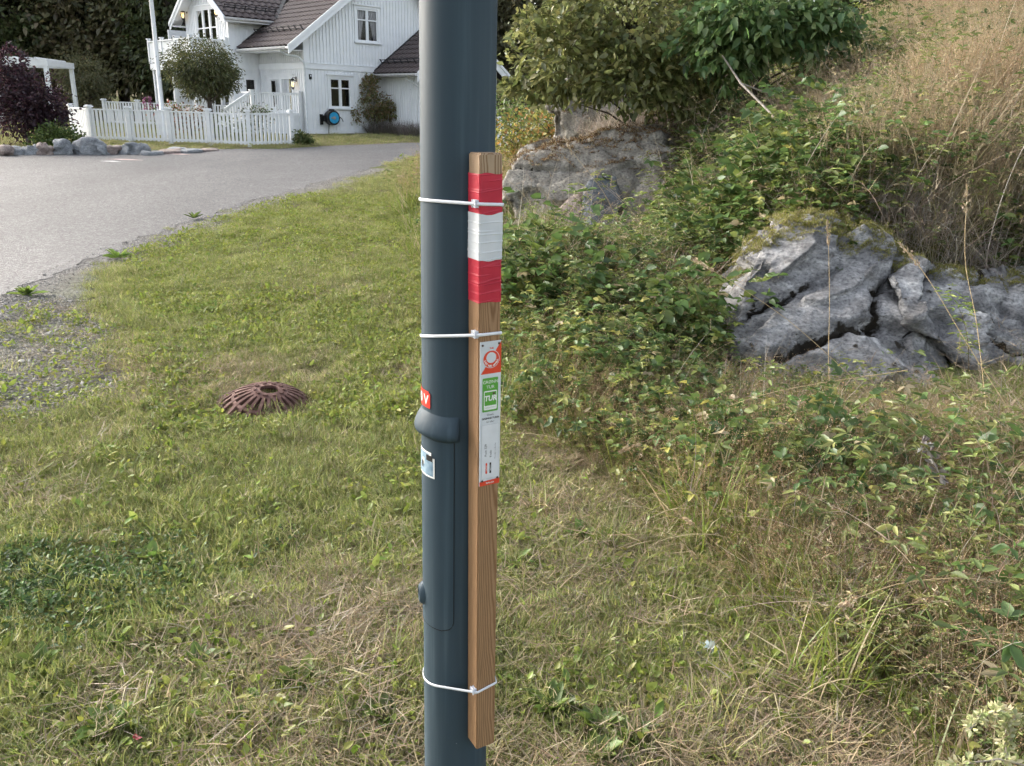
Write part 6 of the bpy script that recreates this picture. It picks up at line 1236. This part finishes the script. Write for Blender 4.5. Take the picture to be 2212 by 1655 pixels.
# ------------------------------------------------------------------ drain dome
M['rust'] = noise_mat('rusted_iron', [(.25, (.055, .026, .022)), (.5, (.12, .062, .052)), (.72, (.20, .12, .105))], 22, .85, .5, 90, bdist=.004)
MZ = hz(MX, MY)-.015; t = empty('drain_dome', (MX, MY, MZ), label='rusty domed iron drain grate in the lawn', cat='drain cover')
t.rotation_euler = (rad(6), rad(7), 0); t.scale = (1.1, 1.1, 1.0)
dome = lambda r: .140*(1-(r/.265)**2.6)
def ring(mb, r0, r1, th, n=48):
    pr = [(r0, dome(r0)), (r1, dome(r1)), (r1, dome(r1)-th), (r0, dome(r0)-th), (r0, dome(r0))]; mb.lathe(pr, n)
mb = MB(); ring(mb, .048, .098, .02); mb.build('hub_ring', M['rust'], t)
for k in range(10):
    a = math.tau*(k+.5)/10; mb = MB(); c = Vector((.074*math.cos(a), .074*math.sin(a), dome(.074)+.002)); mb.obox(c, (math.cos(a), math.sin(a), 0), (-math.sin(a), math.cos(a), 0), (0, 0, 1), .007, .010, .005); mb.build('lug', M['rust'], t)
mb = MB(); ring(mb, .178, .192, .018); mb.build('middle_ring', M['rust'], t)
mb = MB(); mb.lathe([(.245, .03), (.272, .022), (.275, -.03), (.245, -.03), (.245, .03)], 48); mb.build('base_ring', M['rust'], t)
NR = 24
for k in range(NR):
    a = math.tau*k/NR; ca, sa = math.cos(a), math.sin(a); mb = MB(); rs_ = np.linspace(.094, .258, 7)
    def bar(i, j): r_ = rs_[min(6, int(round(i*6)))]; return None
    b0 = 0
    for r_ in rs_:
        hw_ = .0075+.022*(r_-.094); z1 = dome(r_)+.002; z0 = z1-.026
        for w_, z_ in ((-hw_, z0), (hw_, z0), (hw_, z1), (-hw_, z1)): mb.v.append((r_*ca-w_*sa, r_*sa+w_*ca, z_))
    for i in range(6):
        for q in range(4): mb.f.append((i*4+q, i*4+(q+1) % 4, (i+1)*4+(q+1) % 4, (i+1)*4+q))
    mb.f += [(0, 1, 2, 3), (27, 26, 25, 24)]; mb.build('rib', M['rust'], t)
mb = MB(); mb.lathe([(.25, -.02), (.24, -.35), (.001, -.35)], 32); mb.build('shaft_wall', M['seam'], t)
# ------------------------------------------------------------------ single weeds, stalks and litter
def rosette(name, px, py, n, L, cols, lab, asp=.3, tilt=(.5, 1.25), cat='weed'):
    p = hit(px, py); vg = Veg(); a = rng.uniform(0, math.tau, n); el = rng.uniform(*tilt, n); d = np.stack([np.cos(a)*np.sin(el), np.sin(a)*np.sin(el), np.cos(el)], 1); nm_ = np.stack([-np.cos(a)*np.cos(el), -np.sin(a)*np.cos(el), np.sin(el)], 1)
    Ls = L*rng.uniform(.6, 1.2, n); vg.leaves(d*.01, d, nm_, Ls, Ls*asp*rng.uniform(.8, 1.2, n), palette(n, cols), fold=.12, droop=.35); o = link(name, vg.mesh(name), label=lab, cat=cat, group='single broad-leaved weeds in the lawn'); o.location = p+Vector((0, 0, .01)); return o
WG = [(.11, .18, .04), (.145, .22, .045), (.18, .25, .06)]
for px, py, n, L, cols_, asp, lab in ((1255, 1165, 34, .085, WG, .3, 'low green weed rosette right of the sign plate'), (1108, 1228, 20, .10, WG, .28, 'weed rosette close to the board, below the sign'), (1190, 1545, 30, .10, WG, .32, 'ribwort rosette near the board bottom'), (1290, 1585, 30, .085, WG+[(.2, .27, .05)], .42, 'upper of three leafy weeds at the bottom edge right of the board'), (1365, 1612, 30, .085, WG+[(.2, .27, .05)], .42, 'right of three leafy weeds at the bottom edge right of the board'), (1295, 1648, 32, .09, WG+[(.2, .27, .05)], .42, 'lowest of three leafy weeds at the bottom edge right of the board'), (1575, 1200, 22, .13, [(.08, .13, .035), (.17, .05, .04), (.12, .06, .04), (.10, .15, .04)], .34, 'dock plant with dark red leaves at the edge of the rough'), (330, 1215, 18, .085, WG+[(.22, .28, .06)], .4, 'pale weed right of the dark clover patch'), (90, 1450, 20, .09, WG+[(.24, .28, .06)], .42, 'yellow-green weed near the left edge'), (430, 1440, 16, .08, WG+[(.24, .28, .06)], .42, 'small weed in the middle of the lower left lawn'), (830, 1560, 18, .085, WG, .4, 'weed rosette just left of the post near the bottom'), (240, 1590, 22, .11, WG, .36, 'leafy weed in the lower left lawn'), (650, 1490, 20, .10, WG+[(.2, .26, .05)], .36, 'pale green weed in the lower middle lawn'), (560, 1560, 16, .11, WG+[(.2, .26, .05)], .4, 'light green plantain left of the post foot'), (250, 1400, 18, .09, WG+[(.2, .26, .05)], .36, 'weed with yellowish leaves below the dark green lawn patch'), (420, 475, 14, .16, WG, .25, 'weed tuft growing out of the asphalt edge, farther one'), (255, 560, 18, .16, WG, .25, 'weed tuft on the road verge, middle one'), (60, 640, 22, .17, WG, .25, 'weed tuft on the road verge at the left')):
    rosette('broadleaf_weed', px, py, n, L, cols_, lab, asp)
def seedling(name, px, py, me, lab, s_=1, cat='plant'):
    me.name = name; o = link(name, me, label=lab, cat=cat); o.location = hit(px, py)-Vector((0, 0, .01)); o.scale = (s_,)*3; return o
YC = [(.36, .38, .10), (.42, .42, .14), (.30, .34, .08)]
seedling('seedling', 1905, 1400, p_bramble(16, .26, .065, YC, asp=.85, sides=2), 'seedling with pale yellow lobed leaves beside the thick seed head')
seedling('seedling', 1460, 960, p_bramble(9, .22, .07, YC, asp=.85, sides=1), 'yellow-leaved seedling below the outcrop, left of it')
seedling('seedling', 1500, 800, p_bramble(16, .36, .095, YC+[(.25, .30, .07)], asp=.8, sides=2), 'taller maple-like seedling with yellow-green leaves left of the outcrop')
seedling('upright_weed', 2085, 830, p_bramble(120, .85, .06, [(.20, .26, .06), (.26, .30, .07), (.16, .22, .06)], asp=.2, sides=0), 'upright leafy green weed in front of the right-hand rock')
seedling('upright_weed', 2120, 1010, p_bramble(24, .30, .11, [(.12, .19, .06), (.16, .22, .07)], asp=.25, sides=1), 'dark green lupin-leaved plant right of the dry pods')
def stalk(pts, lab, r=.0016, head=None, hl=.10, hr=.009):
    p = [at(*q) for q in pts]; b = p[0]; t = empty('grass_stalk', b, label=lab, cat='grass stalk', group='single long grass stalks')
    # smooth the path
    q = []
    for i in range(len(p)-1):
        p0, p1, p2, p3 = p[max(i-1, 0)], p[i], p[i+1], p[min(i+2, len(p)-1)]
        for k in range(8):
            u = k/8; q.append(.5*((2*p1)+(p2-p0)*u+(2*p0-5*p1+4*p2-p3)*u*u+(3*p1-p0-3*p2+p3)*u**3)-b)
    q.append(p[-1]-b); MB().tube(q, [r*(1-.5*i/len(q)) for i in range(len(q))], 5).build('stem', M['straw'], t, True)
    if head:
        n = 70; vg = Veg(); e = np.array(q[-1]); d0 = np.array((q[-1]-q[-3]).normalized()); tt = rng.random(n)
        pos = e-d0*hl*tt[:, None]*1.0+rng.normal(0, 1, (n, 3))*hr*(.35+np.sin(np.pi*np.clip(tt, 0, 1)))[:, None]*.5; dd = d0+rand_dir(n)*.45
        vg.leaves(pos, dd, rand_dir(n), .016, .005, palette(n, [(.42, .33, .22), (.5, .41, .3), (.36, .27, .18)]), bv=2.); link('seed_head', vg.mesh('seed_head'), t)
stalk([(1960, 1525, 2.5), (1750, 1510, 2.45), (1500, 1500, 2.35), (1235, 1497, 2.25)], 'long straw stalk lying level across the lower right lawn', .0018, True, .10, .006)
stalk([(2260, 1275, 2.3), (2100, 1250, 2.25), (1960, 1258, 2.2), (1870, 1285, 2.15), (1818, 1308, 2.1)], 'arching stalk with a thick seed head at the lower right', .0018, True, .075, .012)
stalk([(2212, 935, 3.4), (2100, 760, 3.5), (2010, 610, 3.6), (1945, 525, 3.7)], 'long straw stalk slanting across the grey outcrop to its top', .0022, True, .14, .012)
stalk([(1960, 800, 3.9), (1660, 850, 3.8), (1450, 930, 3.7), (1340, 975, 3.6)], 'straw stalk slanting down left in front of the outcrop base', .002, True, .13, .010)
stalk([(2060, 1010, 3.2), (1900, 870, 3.3), (1700, 690, 3.4), (1500, 560, 3.5)], 'thin stalk running up left over the brambles', .0016, True, .1, .008)
stalk([(1335, 480, 6.5), (1300, 410, 6.4), (1238, 330, 6.3), (1220, 295, 6.3)], 'thin dry stalk in front of the rock face', .002, True, .15, .010)
stalk([(1100, 480, 5.6), (1095, 430, 5.5), (1070, 380, 5.4), (1045, 340, 5.4)], 'bent dry stalk close to the board top', .002, True, .1, .008)
stalk([(1650, 1300, 2.9), (1600, 1230, 2.85), (1530, 1160, 2.8), (1480, 1120, 2.75)], 'short curved straw stalk above the dock plant', .0014, True, .06, .007)
stalk([(2130, 880, 3.6), (2110, 700, 3.7), (2085, 560, 3.8), (2090, 400, 3.9)], 'upright dry stalk at the right, standing before the bank', .002, True, .14, .011)
stalk([(1800, 950, 4.0), (1790, 800, 4.05), (1792, 640, 4.1), (1788, 480, 4.15)], 'upright thin stalk in front of the outcrop centre', .002, True, .12, .009)
stalk([(2215, 1400, 2.0), (2120, 1380, 2.1), (2000, 1420, 2.2), (1900, 1500, 2.2)], 'pale stalk bending left at the lower right corner', .0016, True, .08, .009)
t = empty('dry_branch', at(1835, 400, 7.6), label='bare grey dead branch lying on the bank', cat='branch')
MB().tube([at(*q)-t.location for q in ((1560, 120, 9.2), (1600, 180, 9.0), (1660, 240, 8.7), (1700, 290, 8.4))], [.008, .012, .012, .008], 6).build('limb', M['twig'], t, True)
MB().tube([at(*q)-t.location for q in ((1600, 180, 9.0), (1680, 210, 9.0), (1740, 215, 9.0))], [.008, .006, .003], 6).build('twig', M['twig'], t, True)
# drooping pale flower spikes, bottom right, and a dry lupin pod
def spike(pts, lab, n, w_, cols_, name='flower_spike', leafL=.02):
    p = [at(*q) for q in pts]; b = p[0]; t = empty(name, b, label=lab, cat='flower'); q = [v-b for v in p]; MB().tube(q, .0025, 5).build('stem', M['twig'], t, True)
    vg = Veg(); i = rng.uniform(0, len(q)-1.001, n); k = i.astype(int); fr = (i-k)[:, None]; Q_ = np.array([list(v) for v in q]); pos = Q_[k]*(1-fr)+Q_[k+1]*fr; d = rand_dir(n); d[:, 2] += .2
    vg.leaves(pos+d*w_*.35, d, rand_dir(n), leafL, leafL*.45, palette(n, cols_), bv=2.); link('florets', vg.mesh('florets'), t); return t
PALE = [(.40, .40, .22), (.32, .36, .16), (.46, .44, .28)]
spike([(2190, 1545, 1.75), (2160, 1535, 1.72), (2120, 1545, 1.7), (2095, 1575, 1.68)], 'pale drooping flower spike at the right edge, left one', 150, .022, PALE)
spike([(2195, 1550, 1.72), (2175, 1570, 1.70), (2170, 1605, 1.68), (2178, 1640, 1.66)], 'pale drooping flower spike at the right edge, hanging straight down', 150, .022, PALE)
spike([(2240, 1660, 1.6), (2160, 1640, 1.6), (2080, 1650, 1.6), (2020, 1670, 1.6)], 'pale flower spike in the bottom right corner', 150, .02, PALE)
rosette('broadleaf_plant', 2190, 1640, 14, .30, [(.10, .16, .05), (.13, .19, .06)], 'tall plant with long pointed leaves in the bottom right corner', .26, (.1, .7), 'plant')
spike([(2035, 1035, 3.0), (2020, 1005, 2.98), (2005, 975, 2.96), (1990, 955, 2.95)], 'dry grey twisted lupin pods at the right', 46, .02, [(.16, .14, .13), (.30, .28, .27), (.10, .085, .08)], 'lupin_pods', .032)
vg = Veg(); n = 40; d = rand_dir(n); vg.leaves(d*.012, d+rand_dir(n)*.8, rand_dir(n), .03, .02, palette(n, [(.55, .62, .60), (.62, .66, .66), (.42, .5, .48)]), bv=2.); o = link('litter', vg.mesh('litter'), label='crumpled pale foil litter lying in the grass at the lower right', cat='litter'); o.location = hit(1528, 1425)+Vector((0, 0, .03))
for px, py, s_, lab in ((733, 832, .028, 'small pale stone in the lawn beyond the drain'), (1345, 1245, .018, 'white pebble in the thin lawn right of the board'), (1225, 1180, .02, 'grey pebble near the weed rosette')):
    me = stone_mesh(px, .6, 2); me.name = 'stone'; me.materials.append(M['border']); o = link('stone', me, label=lab, cat='stone'); o.location = hit(px, py)+Vector((0, 0, .012)); o.scale = (s_, s_, s_)
vg = Veg(); vg.leaves(np.zeros((2, 3)), np.array([(1, .2, .3), (-.3, .8, .3)]), np.tile([0, 0, 1.], (2, 1)), .02, .014, np.array([(.34, .03, .045)]), bv=2.); o = link('red_leaf', vg.mesh('red_leaf'), label='fallen red leaf in the lower left grass', cat='leaf'); o.location = hit(297, 1632)+Vector((0, 0, .05))

M['chalk'] = noise_mat('chalk', [(.35, (.40, .27, .25)), (.65, (.62, .5, .48))], 9, .9); M['chalk_w'] = noise_mat('white_chalk', [(.35, (.4, .4, .4)), (.65, (.6, .6, .6))], 9, .9)
for px, py, w_, m_, lab in ((270, 346, .9, 'chalk', 'long pink chalk mark on the asphalt before the stones'), (240, 350, .5, 'chalk_w', 'white chalk mark left of the long pink one'), (385, 334, .7, 'chalk', 'small pink chalk mark near the flat stones')):
    c = hit(px, py); mb = MB(); n = 14
    def cf(i, j): x = c.x+(i-.5)*w_; y = c.y+(j-.5)*.22*math.sin(math.pi*min(max(i, .08), .92))+.05*math.sin(i*5); return (x, y, hz(x, y)+.009)
    mb.grid(cf, n, 2).build('chalk_mark', M[m_], None, label=lab, cat='marking')
